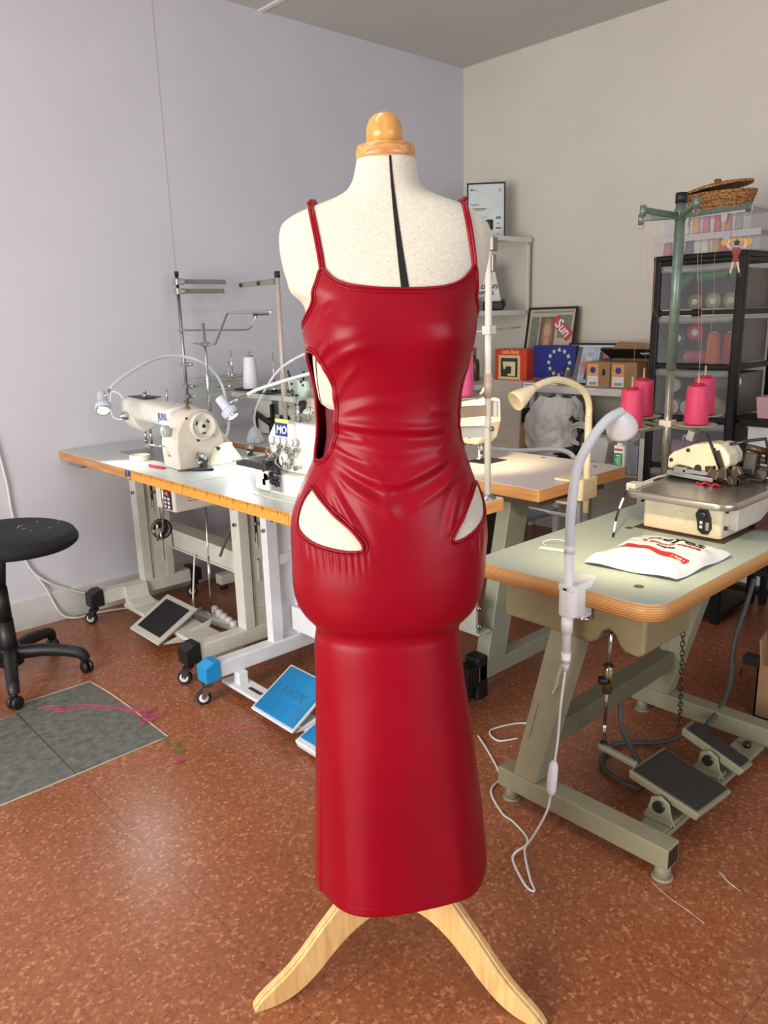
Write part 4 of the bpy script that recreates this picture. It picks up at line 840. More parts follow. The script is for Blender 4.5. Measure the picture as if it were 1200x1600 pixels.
# ================================================================ near overlocker beside the mannequin
mo = thing('overlock_machine', 'white overlocker full of steel parts standing just left of the dress hip', 'overlocker', (1.55, 2.13, .83))
W(MB().bb(1.47, 1.72, 1.95, 2.235, .832, .905), 'base', M_mach, mo, bev=.006)
W(MB().bb(1.455, 1.473, 2.17, 2.25, .84, .925), 'front_cover', M_mach, mo, bev=.004); W(MB().bb(1.462, 1.474, 2.10, 2.17, .842, .905), 'looper_cover', M_chrome, mo, bev=.003)
W(MB().prism([(2.16, .912), (2.34, .912), (2.345, .925), (2.29, .94), (2.16, .935)], 1.44, 1.66, 'x'), 'cloth_plate', mat('dark_steel_plate', (92, 92, 94), .25, .9), mo, bev=.003)
W(MB().bb(1.50, 1.70, 1.95, 2.16, .905, 1.075), 'head', M_mach, mo, bev=.012)
W(MB().prism([(2.19, .97), (2.20, 1.02), (2.16, 1.07), (2.06, 1.075), (2.05, .97), (2.12, .94)], 1.485, 1.503, 'x'), 'face_plate', M_mach, mo, bev=.005)
m = MB()
for y in (2.155, 2.12, 2.085, 2.05):
    m.lathe([(.013, 0), (.0135, .010), (.007, .011), (.006, .015), (.012, .016), (.012, .022), (.004, .022), (.004, .028), (0, .028)], (1.487, y, 1.012), (-1, 0, .15), 18)
W(m, 'tension_dials', M_white, mo)
m = MB(); r = random.Random(11)
for i in range(26):
    q = Vector((1.484-r.uniform(0, .012), r.uniform(2.03, 2.19), r.uniform(.925, 1.0))); m.cyl(q, q+Vector((-.012, r.uniform(-.006, .006), r.uniform(-.005, .005))), r.choice((.004, .006, .008)), seg=8)
for i in range(6): q = Vector((1.47, r.uniform(2.06, 2.2), r.uniform(.92, .99))); m.tube([q, q+Vector((-.01, r.uniform(-.02, .02), .02)), q+Vector((-.004, r.uniform(-.03, .03), .035))], .002, 6, n=3)
W(m, 'screws', M_steel, mo)
m = MB()
for i in range(14): m.box((1.462, r.uniform(2.12, 2.20), r.uniform(.86, .935)), (.014, r.uniform(.01, .022), r.uniform(.01, .03)), (r.uniform(-.8, .8), 0, 0))
W(m, 'looper_parts', M_dark, mo, bev=.001)
W(MB().lathe([(0, 0), (.022, 0), (.026, .004), (.026, .010), (.02, .016), (.008, .018), (0, .018)], (1.485, 2.10, .952), (-1, 0, 0), 24), 'knob', M_white, mo)
W(MB().tube([(1.49, 2.12, .945), (1.46, 2.15, .95), (1.45, 2.18, .93), (1.455, 2.19, .915)], .006, 8, n=4).box((1.458, 2.17, .935), (.02, .03, .02)).box((1.452, 2.185, .92), (.012, .022, .006)), 'presser_foot', M_dark, mo)
W(MB().tube([(1.52, 2.07, 1.075), (1.515, 2.06, 1.13)], .006, 8).tube([(1.54, 2.05, 1.075), (1.54, 2.03, 1.125)], .005, 8).box((1.55, 2.09, 1.085), (.05, .05, .02)), 'thread_guides', M_chrome, mo)
lb = W(MB().bb(1.482, 1.486, 2.085, 2.15, 1.03, 1.072), 'blue_label', M_blue, mo)
pin(text('label_letters', 'MO', .036, M_white, None, frame_m((1.4815, 2.115, 1.05), (0, -1, 0), (0, 0, 1)), bold=.001, shear=.2), lb)
W(MB().bb(1.483, 1.487, 2.075, 2.15, 1.074, 1.086), 'yellow_sticker', mat('yellow_sticker', (218, 212, 120), .5), mo)
o = MB().grid(lambda u, v: (1.52+.09*u, 2.18+.10*v, .9395+.006*math.sin(u*9+v*4)*math.sin(v*7)), 10, 10).build('fabric_scrap', mat('pink_fabric', (220, 120, 160), .8), solid=.001); tag(o, 'small pink fabric scrap on the near overlocker plate', 'fabric')
W(MB().bb(1.42, 1.70, 1.93, 2.22, .8305, .8335), 'rubber_tray', mat('pale_tray', (206, 212, 200), .4), mo)
# ================================================================ right-hand olive table
tG = thing('sewing_table', 'big olive-legged table with mint top and rounded plywood edge at the right front', 'table', (2.1, 1.07, 0))
M_ply = layered_mat('plywood_edge', ((168, 114, 62), (206, 154, 92)), 52)
M_mint = mat('mint_grey_laminate', (172, 184, 172), .34, var=.05, scale=60)
def rounded(x0, x1, y0, y1, rs, seg=8):   # corner radii: (x1,y1),(x0,y1),(x0,y0),(x1,y0)
    out = []
    for (cx, cy, a0), r in zip(((x1, y1, 0), (x0, y1, 90), (x0, y0, 180), (x1, y0, 270)), rs):
        sx = -1 if cx == x1 else 1; sy = -1 if cy == y1 else 1
        for k in range(seg+1): a = math.radians(a0+90*k/seg); out.append((cx+sx*r+r*math.cos(a), cy+sy*r+r*math.sin(a)))
    return out
m = MB(); m.m(0).prism(rounded(1.555, 2.78, .80, 1.345, (.05, .05, .06, .05)), .706, .7485, 'z', smooth=True)
m.m(1).prism(rounded(1.5555, 2.7795, .8005, 1.3445, (.05, .05, .06, .05)), .7485, .75, 'z')
W(m, 'tabletop', [M_ply, M_mint], tG)
m = MB(); hole = mat('brown_hole_plug', (96, 74, 50), .6)
for i, (x, y) in enumerate(((2.146, 1.345), (1.658, .905), (2.52, .90), (2.42, .875), (2.12, 1.20))):
    if y < 1.34: W(MB().lathe([(0, 0), (.012, 0), (.012, .0012), (.008, .0014), (0, .0010)], (x, y, .7498), (0, 0, 1), 20), 'hole_plug', hole, tG)
pan = [(1.275, .706), (1.275, .592), (1.0, .590), (.985, .602), (.972, .628), (.952, .640), (.935, .630), (.922, .606), (.906, .592), (.872, .588), (.855, .600), (.852, .706)]
W(MB().prism(pan, 1.608, 1.84, 'x'), 'oil_pan', mat('olive_drab_pan', (128, 118, 84), .45), tG, bev=.008, seg=3)
def legframe(x, front):
    W(MB().bb(x-.03, x+.03, .765, 1.30, .045, .105), 'foot_bar', M_olive, tG, bev=.003)
    W(MB().bb(x-.024, x+.024, .7645, .7655, .051, .099), 'bar_end', M_dark, tG)
    m = MB(); m.prism([(1.165, .105), (1.245, .105), (1.10, .706), (1.005, .706)], x-.03, x+.03, 'x'); W(m, 'leg', M_olive, tG, bev=.004)
    W(MB().prism([(1.195, .24), (1.187, .25), (1.16, .36), (1.165, .37), (1.179, .345), (1.20, .26)], x-.034, x-.029, 'x'), 'cover_plate', M_olive, tG, bev=.001)
    for y in (.79, 1.27): W(MB().cyl((x, y, .004), (x, y, .046), .022, .019).lathe([(0, 0), (.027, 0), (.027, .005), (0, .007)], (x, y, 0)), 'foot', M_olive, tG)
legframe(1.645, True); legframe(2.40, False)
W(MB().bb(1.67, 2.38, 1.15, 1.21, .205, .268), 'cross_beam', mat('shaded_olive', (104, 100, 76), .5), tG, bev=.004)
W(MB().bb(1.66, 2.40, .835, .915, .028, .045).bb(1.67, 1.90, .84, .91, .045, .052), 'pedal_bar', M_olive, tG, bev=.003)
for x in (1.80, 2.22): W(MB().rbox((x, .868, .0525), (.055, .014, .003), .006, 4), 'bar_slot', M_black, tG)
for x in (1.715, 2.33): W(MB().cyl((x, .87, .045), (x, .87, .060), .012, seg=6), 'bolt', M_dark, tG)
M_tread = bpy.data.materials.new('ribbed_black_tread'); M_tread.use_nodes = True; N, L, b = nodes_of(M_tread)
tc = N.new('ShaderNodeTexCoord'); ck = N.new('ShaderNodeTexChecker'); ck.inputs['Scale'].default_value = 230; ck.inputs['Color1'].default_value = lin((30, 29, 28)); ck.inputs['Color2'].default_value = lin((66, 62, 58))
L.new(tc.outputs['Object'], ck.inputs['Vector']); L.new(ck.outputs['Color'], b.inputs['Base Color']); b.inputs['Roughness'].default_value = .8
p1, at1 = pedal(tG, [(1.80, .985, .150), (1.79, .770, .115), (2.005, .775, .085), (2.025, .995, .125)], .026, .055, M_olive, M_tread)
p2, at2 = pedal(tG, [(2.125, .99, .150), (2.10, .785, .100), (2.185, .79, .085), (2.235, 1.01, .125)], .026, .07, M_olive, M_tread, 0, 'side_pedal')
for x, y in ((1.79, .875), (2.10, .885)):
    W(MB().prism([(y-.05, .05), (y+.05, .05), (y+.035, .075), (y+.026, .115), (y, .128), (y-.026, .115), (y-.035, .075)], x-.012, x-.004, 'x'), 'pivot_bracket', M_olive, tG, bev=.003)
    W(MB().cyl((x-.022, y, .098), (x+.02, y, .098), .016), 'pivot_pin', M_dark, tG); W(MB().box((x+.005, y, .056), (.05, .08, .012)), 'bracket_foot', M_olive, tG, bev=.003)
W(MB().box((1.825, 1.035, .165), (.018, .12, .018), (.18, 0, .1)), 'pedal_arm', M_olive, tG, bev=.005)
m = MB(); m.cyl((1.826, 1.078, .18), (1.80, 1.065, .26), .005).cyl((1.80, 1.065, .26), (1.765, 1.04, .40), .005).cyl((1.77, 1.044, .38), (1.748, 1.03, .47), .013).cyl((1.76, 1.037, .42), (1.72, 1.01, .60), .005)
W(m, 'treadle_rod', M_chrome, tG)
W(MB().cyl((1.768, 1.042, .385), (1.750, 1.031, .468), .0145), 'rod_coupling', mat('brass_coupling', (120, 106, 70), .4, .6), tG); W(MB().cyl((1.755, 1.03, .425), (1.735, 1.05, .425), .012).cyl((1.722, 1.012, .585), (1.715, 1.008, .61), .011).ball((1.828, 1.08, .178), .013), 'rod_joint', M_black, tG)
n = 26; A_, B_ = Vector((2.0, .95, .56)), Vector((2.10, .985, .16))
ch = MB()
for i in range(n):
    c = A_.lerp(B_, (i+.5)/n)+Vector((0, 0, -.012*math.sin(PI*i/n))); d = (B_-A_).normalized(); s_ = d.orthogonal().normalized(); s_ = Quaternion(d, (i % 2)*PI/2) @ s_
    ch.tube([c+d*.0115*math.cos(t)+s_*.0062*math.sin(t) for t in np.linspace(0, 2*PI, 9)[:-1]], .0017, 5, closed=True)
W(ch, 'chain', mat('blackened_chain', (96, 92, 84), .35, .9), tG)
W(MB().tube([(2.0, .95, .56), (2.0, .955, .60), (2.02, .97, .62), (2.03, .97, .706)], .004, 6), 'chain_hook', M_dark, tG)
cable('motor_cable', 'black cable looping over the floor behind the ribbed pedal', [(2.10, 1.18, .26), (2.06, 1.16, .12), (2.02, 1.06, .02), (1.93, 1.02, .012), (1.96, 1.16, .012), (2.10, 1.20, .012), (2.22, 1.10, .012), (2.28, 1.04, .05)], .008, M_cableg)
cable('motor_cable', 'black cable arching under the olive oil pan', [(1.76, 1.20, .36), (1.78, 1.19, .43), (1.83, 1.16, .48), (1.95, 1.10, .50), (2.05, 1.05, .56)], .009, M_cableg)
cable('motor_cable', 'grey cable hanging from under the far table at the right edge to the small pedal', [(2.72, 1.045, .47), (2.70, 1.055, .38), (2.66, 1.07, .24), (2.58, 1.04, .13), (2.42, 1.0, .10), (2.30, .99, .085)], .009, M_cableg)

# overlocker with the steel plate on the right-hand table
og = thing('overlock_machine', 'cream overlocker with wide steel plate on the mint-topped right table', 'overlocker', (2.33, 1.05, .75))
M_crm = mat('warm_cream_enamel', (226, 212, 180), .3, coat=.2)
W(MB().rbox((2.335, 1.055, .802), (.36, .245, .096), .014, 5), 'base', M_crm, og, bev=.004)
W(MB().bb(2.138, 2.535, .915, 1.195, .7503, .7522), 'base_shadow_strip', mat('brown_shadow_slit', (74, 48, 34), .7), og)  # brown strip paints in the shadow line and slit under the base
e = MB(); e.tube([(2.1545, 1.055+.022*math.cos(t), .80+.022*math.sin(t)) for t in np.linspace(0, 2*PI, 25)[:-1]], .0016, 6, closed=True); W(e, 'pressed_ring', M_crm, og)
e = W(MB().prism([(.972, .838), (.998, .840), (1.008, .822), (1.002, .800), (.998, .775), (.985, .764), (.968, .766), (.958, .785), (.962, .815)], 2.148, 2.157, 'x'), 'oil_gauge', M_black, og, bev=.002)
pin(MB().lathe([(0, 0), (.010, 0), (.012, .003), (.008, .006), (0, .006)], (2.149, .985, .823), (-1, 0, 0), 18).build('gauge_dial', mat('smoked_dial', (50, 50, 54), .15)), e)
pin(MB().bb(2.1465, 2.149, .964, .974, .778, .802).build('gauge_window', mat('pale_window', (150, 146, 134), .2)), e); pin(MB().bb(2.1465, 2.149, .984, .992, .782, .790).bb(2.1465, 2.149, .984, .992, .795, .803).build('gauge_marks', M_white), e)
W(MB().prism(rounded(2.055, 2.50, .865, 1.185, (.02, .03, .055, .03)), .862, .884, 'z', smooth=True), 'cloth_plate', mat('worn_steel_plate', (176, 172, 164), .28, .85), og, bev=.007, seg=3)
W(MB().tube([(2.10, 1.18, .888), (2.25, 1.185, .892), (2.34, 1.17, .894)], .004, 6).bb(2.08, 2.12, 1.165, 1.195, .884, .90).box((2.15, 1.178, .888), (.10, .016, .008)), 'edge_guide', mat('pale_guide', (206, 198, 182), .4), og, bev=.002)
W(MB().bb(2.2, 2.50, .905, .95, .775, .86).bb(2.22, 2.34, .928, .944, .77, .85), 'side_cover', M_greyA, og, bev=.004)
e = MB()
for x, z in ((2.18, .835), (2.18, .785), (2.24, .80)): W(MB().cyl((x, .934, z), (x, .926, z), .006, seg=10), 'screw', M_dark, og)
W(MB().prism([(.925, .80), (.945, .80), (.945, .90), (.935, .915), (.905, .915), (.895, .90)], 2.45, 2.475, 'x').cyl((2.44, .92, .895), (2.48, .92, .895), .013), 'corner_bracket', M_greyA, og, bev=.003)
W(MB().box((2.44, .90, .80), (.22, .05, .012), (0, -.35, .15)), 'chute', mat('dark_red_brown_chute', (88, 48, 40), .5), og, bev=.002)
hp = [(1.182, .912), (1.182, .952), (1.165, .968), (1.10, .998), (1.045, 1.008), (1.015, 1.005), (.99, .975), (.985, .945), (1.005, .922), (1.03, .914), (1.08, .918), (1.12, .925), (1.15, .928), (1.165, .915)]
W(MB().prism(hp, 2.30, 2.37, 'x', smooth=False), 'head_cover', M_crm, og, bev=.009, seg=3)
W(MB().prism([(1.045, 1.004), (1.014, 1.002), (.990, .970), (.990, .945), (1.006, .926), (1.03, .93)], 2.335, 2.41, 'x'), 'head_side', M_greyA, og, bev=.009, seg=3)
W(MB().bb(2.31, 2.46, .99, 1.19, .884, .945), 'head_body', M_dark, og, bev=.008)
for y, z, r_ in ((1.168, .942, .006), (1.115, .978, .006), (1.035, .988, .006), (1.012, .928, .006), (1.08, .926, .011)): W(MB().cyl((2.30, y, z), (2.2965, y, z), r_, seg=14), 'screw', M_black, og)
W(MB().box((2.30, 1.10, .90), (.03, .15, .016), (.05, 0, 0)).box((2.295, 1.06, .915), (.03, .12, .012)).box((2.29, 1.13, .915), (.02, .04, .02)), 'needle_clamp', M_steel, og, bev=.002)
r = random.Random(21); m = MB()
for i in range(16): m.box((r.uniform(2.27, 2.33), r.uniform(.95, 1.04), r.uniform(.89, .93)), (r.uniform(.008, .02), r.uniform(.01, .03), r.uniform(.008, .03)), (r.uniform(-.6, .6), 0, r.uniform(-.5, .5)))
W(m, 'looper_parts', mat('oily_steel', (110, 98, 86), .3, .9), og, bev=.001)
for z, l in ((.985, .05), (.955, .07), (.925, .085)): W(MB().tube([(2.42, .99, z), (2.44, .985-l, z-.012)], .011, 10), 'tension_post', mat('bronze_post', (92, 72, 54), .4, .5), og)
W(MB().box((2.41, .965, .935), (.04, .04, .07), (0, .25, 0)).box((2.42, .945, .905), (.04, .06, .03), (0, .2, 0)), 'tension_block', M_dark, og, bev=.004)
W(MB().tube([(2.35, 1.01, 1.0), (2.38, .965, 1.012), (2.41, .93, 1.017), (2.42, .925, .99), (2.43, .93, .94)], .005, 8), 'thread_bracket', M_dark, og)
W(MB().cyl((2.29, 1.055, 1.035), (2.30, 1.008, .92), .004).box((2.293, 1.012, .962), (.006, .010, .055), (-.38, 0, 0)), 'lifter_bar', M_black, og)
W(MB().box((2.33, 1.12, 1.02), (.03, .022, .03), (.3, 0, 0)).tube([(2.33, 1.13, 1.0), (2.32, 1.14, 1.02), (2.33, 1.15, 1.0)], .004, 6, n=3), 'top_guide', M_steel, og, bev=.002)
W(MB().tube([(2.40, .93, .893), (2.42, .90, .905), (2.43, .87, .90)], .0035, 6).box((2.435, .865, .90), (.02, .03, .02)), 'wire_arm', M_chrome, og)
o = MB().grid(lambda u, v: (2.25+.035*u, .99+.07*v, .8875+.005*math.sin(v*14)*math.sin(u*5+1)), 8, 14).build('fabric_scrap', mat('red_fabric', (190, 30, 48), .8), solid=.001); tag(o, 'red fabric scrap under the needle of the right overlocker', 'fabric')
t = thing('striped_cord', 'black and white banded wire curling down left of the steel plate', 'wire', (2.05, 1.15, .75))
P = catmull([(2.07, 1.18, .891), (2.03, 1.165, .885), (2.0, 1.16, .86), (1.985, 1.165, .82), (1.985, 1.172, .775), (1.986, 1.175, .755)], 6)
for i in range(0, len(P)-1, 5): W(MB().tube(P[i:i+6], .0035, 6), 'band', M_black if (i//5) % 2 else M_white, t)

# thread stand with pink cones
sG = thing('thread_stand', 'tall green-grey thread stand pole carrying four pink cones at the right table', 'thread stand', (2.575, 1.33, .75))
M_gp = mat('green_grey_pole', (112, 128, 116), .35, .4, var=.2, scale=30); M_gp2 = mat('worn_nickel_pole', (150, 148, 132), .3, .7, var=.2, scale=40)
px, py = 2.575, 1.33
W(MB().cyl((px, py, .75), (px, py, 1.22), .014), 'lower_pole', M_gp2, sG); W(MB().cyl((px, py, 1.20), (px, py, 1.755), .0165), 'upper_pole', M_gp, sG); W(MB().cyl((px, py, 1.74), (px, py, 1.772), .019), 'pole_cap', M_black, sG)
W(MB().lathe([(0, 0), (.026, 0), (.026, .012), (.018, .03), (0, .03)], (px, py, .75)), 'base', M_gp2, sG)
W(MB().cyl((px, py, 1.69), (px, py, 1.722), .020), 'collar', M_gp, sG)
def bar(p, q, w, h): 
    p, q = Vector(p), Vector(q); d = q-p; a = math.atan2(d.y, d.x); return MB().box(tuple((p+q)/2), (d.length, w, h), (0, -math.asin(d.z/d.length), a))
ends = [(2.38, 1.355, 1.708), (2.52, 1.44, 1.70), (2.42, 1.20, 1.717), (3.02, 1.30, 1.758)]
for e_ in ends:
    W(bar((px, py, 1.70), e_, .014, .018), 'guide_arm', M_gp, sG, bev=.002); W(MB().cyl((e_[0], e_[1], e_[2]-.018), (e_[0], e_[1], e_[2]+.014), .010), 'arm_end', M_gp, sG)
    W(MB().tube([(e_[0]+.007*math.cos(t), e_[1]-.007*math.cos(t), e_[2]-.026+.007*math.sin(t)) for t in np.linspace(0, 2*PI, 11)[:-1]], .0015, 5, closed=True), 'eyelet', M_steel, sG)
W(MB().box((px, py, 1.015), (.045, .045, .024)), 'arm_clamp', M_cream, sG, bev=.004)
cps = [(2.447, 1.40, 1.008), (2.62, 1.455, 1.025), (2.557, 1.22, 1.020), (2.73, 1.28, 1.032)]
cl = ['front pink cone of the left pair, partly behind the white lamp head', 'rear pink cone of the left pair on the green-grey stand', 'front pink cone of the right pair, standing above the cream overlocker', 'rear pink cone of the right pair, half hidden by its neighbour']
for c, l_ in zip(cps, cl):
    W(bar((px, py, 1.005), (c[0], c[1], c[2]-.016), .016, .012), 'tray_arm', mat('olive_tray_arm', (116, 118, 92), .45), sG, bev=.002)
    W(MB().lathe([(.004, -.03), (.007, -.02), (.013, -.012), (.013, -.004), (0, -.003)], c), 'arm_boss', mat('brass_boss', (140, 128, 84), .4, .5), sG)
    disc(sG, (c[0], c[1], c[2]-.008), .068, mat('beige_disc', (176, 172, 150), .45)); W(MB().cyl((c[0], c[1], c[2]), (c[0], c[1], c[2]+.175), .0036), 'spindle', mat('brass_spindle', (206, 190, 140), .3, .6), sG)
    cone(l_, (c[0], c[1], c[2]+.003), M_pink, .038, .0335, .128, 'pink cones on the green-grey stand', mat('dark_pink_cone', (160, 20, 50), .5))
thp = mat('fine_pink_thread', (200, 140, 130), .7, var=0)
threads('fine threads rising from the pink cones to the stand arms', [[ends[0], (2.37, 1.35, 1.44), (cps[0][0], cps[0][1], 1.20)], [ends[0], (2.50, 1.38, 1.42), (2.57, 1.39, 1.38)], [(2.46, 1.345, 1.70), (2.50, 1.37, 1.4), (cps[1][0], cps[1][1], 1.22)], [ends[2], (2.50, 1.21, 1.40), (cps[2][0], cps[2][1], 1.2)], [(2.70, 1.32, 1.71), (2.62, 1.25, 1.3), (cps[2][0], cps[2][1], 1.2)], [(2.80, 1.318, 1.72), (2.78, 1.29, 1.4), (cps[3][0], cps[3][1], 1.22)]], thp)

# postal bag, paper tag, clamp lamp
def bagf(u, v):
    x = 1.735+.30*v+.03*(u-.5)*(1-v); y = 1.10-.245*u-.02*v*(u-.5); e = min(u, 1-u, v, 1-v); h = .030*(1-math.exp(-e*13)); w = .0016*math.sin(u*23+v*9)*min(1, e*9)+.0014*math.sin(v*31-u*7)*min(1, e*9)+.003*math.sin(u*9+v*11)
    return (x, y, .756+h+w)
def bagb(u, v): p = bagf(u, v); e = min(u, 1-u, v, 1-v); return (p[0], p[1], .7525+.003*(1-min(1, e*6)))
bg = thing('mailing_bag', 'plump white plastic mailing bag with red band on the mint table top', 'bag', (1.89, .98, .75))
m = MB().grid(bagf, 44, 44); m.grid(bagb, 44, 44)
W(m, 'bag_body', mat('glossy_white_polythene', (224, 224, 226), .22, var=.03), bg, solid=0)
def on_bag(me_o):
    for v in me_o.data.vertices:
        u_, w_ = (1.10-v.co.y)/.245, (v.co.x-1.735)/.30; p = bagf(min(max(u_, 0), 1), min(max(w_, 0), 1)); v.co.z = p[2]+.0020+(v.co.z-.8)
for body, size, x, mt_, sx_ in (('peyes', .046, 1.968, M_ink, 1.5), ('a good value', .026, 1.930, mat('red_print', (176, 40, 44), .5, var=0), 1.25), ('peyes', .012, 1.901, M_ink, 1.8)):
    o = WT('printed_words', body, size, mt_, bg, frame_m((x, .965, .8), (0, -1, 0), (1, 0, 0)), ext=0, sx=sx_, bold=.0008); on_bag(o)
m = MB().grid(lambda u, v: (1.828+.032*v+.006*math.sin(u*5), 1.075-.20*u, .8), 40, 6); o = W(m, 'red_band', mat('red_print', (176, 40, 44), .5, var=0), bg); on_bag(o)
o = WT('band_words', '1981', .018, M_white, bg, frame_m((1.838, .90, .8006), (0, -1, 0), (1, 0, 0)), ext=0, sx=1.2); on_bag(o)
t = thing('paper_tag', 'small white paper tag with a curled string behind the white lamp post', 'tag', (1.80, 1.26, .75))
W(MB().box((1.775, 1.235, .7515), (.024, .085, .001), (0, 0, .25)), 'card', M_paper, t); W(MB().tube([(1.79, 1.275, .752), (1.80, 1.29, .756), (1.82, 1.27, .765), (1.85, 1.24, .757)], .0014, 6, n=4), 'string', M_paper, t)
gl = thing('clamp_lamp', 'white bendy clamp lamp with bell head on the front edge of the mint table', 'lamp', (1.53, 1.01, .75))
wp = mat('glossy_white_plastic', (226, 224, 222), .3)
W(MB().prism(rounded(1.505, 1.60, .987, 1.038, (.02, .02, .02, .02)), .685, .762, 'z', smooth=True).prism(rounded(1.505, 1.62, .99, 1.035, (.02, .008, .008, .02)), .7505, .766, 'z'), 'clamp', wp, gl, bev=.003)
W(MB().cyl((1.585, 1.01, .66), (1.585, 1.01, .705), .006).lathe([(0, 0), (.019, 0), (.021, .004), (.019, .009), (0, .009)], (1.585, 1.01, .66)), 'clamp_screw', M_chrome, gl)
W(MB().bb(1.56, 1.60, .995, 1.025, .668, .69), 'clamp_jaw', wp, gl, bev=.003)
W(MB().cyl((1.518, 1.012, .845), (1.52, 1.013, .56), .0115).cyl((1.52, 1.013, .685), (1.52, 1.013, .64), .0145).cyl((1.52, 1.013, .845), (1.518, 1.012, .865), .0135).lathe([(.0125, 0), (.011, -.03), (.006, -.05), (0, -.05)], (1.52, 1.013, .59)), 'tube', wp, gl)
W(MB().tube([(1.518, 1.012, .86), (1.52, 1.012, .95), (1.535, 1.008, 1.05), (1.56, .988, 1.117), (1.60, .974, 1.158), (1.645, .966, 1.172)], .0115, 14, n=10), 'gooseneck', mat('pale_grey_gooseneck', (200, 204, 206), .4), gl)
hd, ha = Vector((1.645, .972, 1.162)), Vector((.66, .20, -.70)).normalized()
W(MB().lathe([(.010, -.012), (.014, -.008), (.022, .006), (.031, .022), (.0365, .040), (.0375, .052), (.0345, .052), (.031, .036), (.02, .016), (0, .01)], hd, ha, 30), 'shade', wp, gl)
W(MB().ball(hd+ha*.032, .014), 'bulb', mat('warm_bulb', (255, 226, 170), .3, var=0, emit=14), gl)
l = bpy.data.lights.new('bulb', 'SPOT'); l.energy = 6; l.spot_size = 2.4; l.spot_blend = .7; l.shadow_soft_size = .015; l.color = (1, .80, .48)
s = bpy.data.objects.new('bulb', l); COL.objects.link(s); s.location = hd+ha*.056; s.rotation_euler = ha.to_track_quat('-Z', 'Y').to_euler(); pin(s, gl)
W(MB().tube([(1.52, 1.013, .545), (1.508, 1.016, .45), (1.505, 1.02, .35), (1.495, 1.022, .285)], .0032, 8, n=6).tube([(1.482, 1.02, .215), (1.478, 1.03, .15), (1.46, 1.07, .05), (1.445, 1.10, .012), (1.42, 1.09, .005), (1.38, 1.03, .004), (1.366, .998, .004), (1.372, .985, .004), (1.40, 1.02, .004), (1.47, 1.09, .004), (1.52, 1.12, .004), (1.55, 1.19, .004), (1.56, 1.24, .004), (1.62, 1.33, .004), (1.70, 1.36, .004), (1.78, 1.47, .004), (1.84, 1.57, .004)], .0032, 8, n=6), 'cord', M_cable, gl)
W(MB().tube([(1.495, 1.022, .295), (1.493, 1.022, .28), (1.487, 1.021, .25), (1.483, 1.02, .22), (1.482, 1.02, .205)], [.006, .0125, .0135, .0125, .006], 12, n=3), 'inline_switch', wp, gl)
W(MB().tube([(1.52, 1.02, .56), (1.56, 1.06, .50), (1.62, 1.12, .40), (1.64, 1.20, .30), (1.66, 1.26, .10), (1.72, 1.33, .004), (1.80, 1.30, .004), (1.92, 1.42, .004), (2.02, 1.50, .004), (1.90, 1.56, .004), (1.86, 1.50, .004), (1.92, 1.46, .004)], .0032, 8, n=6), 'second_cord', M_cable, gl)
# cardboard box, machine under-pan and other things cut by the right edge
t = thing('cardboard_box', 'open brown cardboard box on the floor at the right edge of the picture', 'box', (2.75, .86, 0))
bx = MB().bb(2.625, 2.631, .74, .97, .0, .20).bb(2.625, 2.90, .964, .97, 0, .20).bb(2.625, 2.90, .74, .746, 0, .20).bb(2.894, 2.90, .74, .97, 0, .2).bb(2.625, 2.90, .74, .97, 0, .006)
W(bx, 'carton', M_card, t); W(MB().box((2.66, .968, .245), (.006, .10, .10), (0, .1, PI/2+.2)), 'flap', M_card, t); W(MB().box((2.58+.03, .985, .215), (.04, .05, .03)).tube([(2.60, .985, .215), (2.57, 1.0, .19), (2.59, 1.01, .15)], .003, 6, n=4), 'black_connector', M_black, t, bev=.004)
t = thing('machine_pan', 'grey metal drip pan hanging under the next machine at the right edge', 'pan', (2.98, .9, .52))
COL.objects.unlink(t); bpy.data.objects.remove(t)
# ================================================================ next machine table and storage at the far right
t = thing('sewing_table', 'table edge with hanging grey metal pan, mostly beyond the right edge', 'table', (3.05, .85, 0))
W(MB().bb(2.82, 3.3, .45, .97, .68, .72), 'tabletop', M_edgeC, t, bev=.006)
W(MB().prism([(2.80, .68), (3.2, .68), (3.2, .42), (2.93, .40), (2.86, .50)], .60, .985, 'x' if 0 else 'y'), 'drip_pan', mat('grey_drip_pan', (120, 118, 108), .4, .3), t, bev=.01)
W(MB().bb(3.0, 3.06, .60, .96, 0, .42), 'leg', M_olive, t)
cone('dark red thread cone at the right edge beside the cream overlocker', (2.655, .965, .7505), mat('dark_red_thread', (142, 14, 28), .55, var=.1, scale=60), .055, .042, .15, None, M_black)

# dark drawer tower: black frame, clouded drawers full of cones
def clear_mat(name, rgb, alpha, rough=.35):
    return mat(name, rgb, rough, var=.05, alpha=alpha)
M_cloud = clear_mat('clouded_drawer_plastic', (128, 128, 130), .24, .25); M_clear = clear_mat('clear_box_plastic', (206, 204, 208), .16, .2)
M_jet = mat('jet_black_plastic', (9, 9, 10), .45, spec=.3)
X0, X1, Y0, Y1 = 3.35, 3.73, 1.445, 1.815
tw = thing('drawer_tower', 'black framed tower of clouded plastic drawers full of thread cones', 'drawers', (3.54, 1.63, 0))
ZL = [1.598, 1.385, 1.155, .925, .70, .475]
for x, y in ((X0, Y0), (X0, Y1), (X1, Y0), (X1, Y1)):
    W(MB().bb(x-.018, x+.018, y-.018, y+.018, 0, 1.625), 'post', M_jet, tw, bev=.006)
for i, z in enumerate(ZL+[.25, .03]):
    m = MB().bb(X0-.012, X0+.012, Y0, Y1, z-.008, z+.012).bb(X0, X1, Y0-.012, Y0+.012, z-.010, z+.014).bb(X0, X1, Y1-.012, Y1+.012, z-.01, z+.01).bb(X0, X1, Y0, Y1, z-.006, z)
    W(m, 'rail', M_jet, tw, bev=.003)
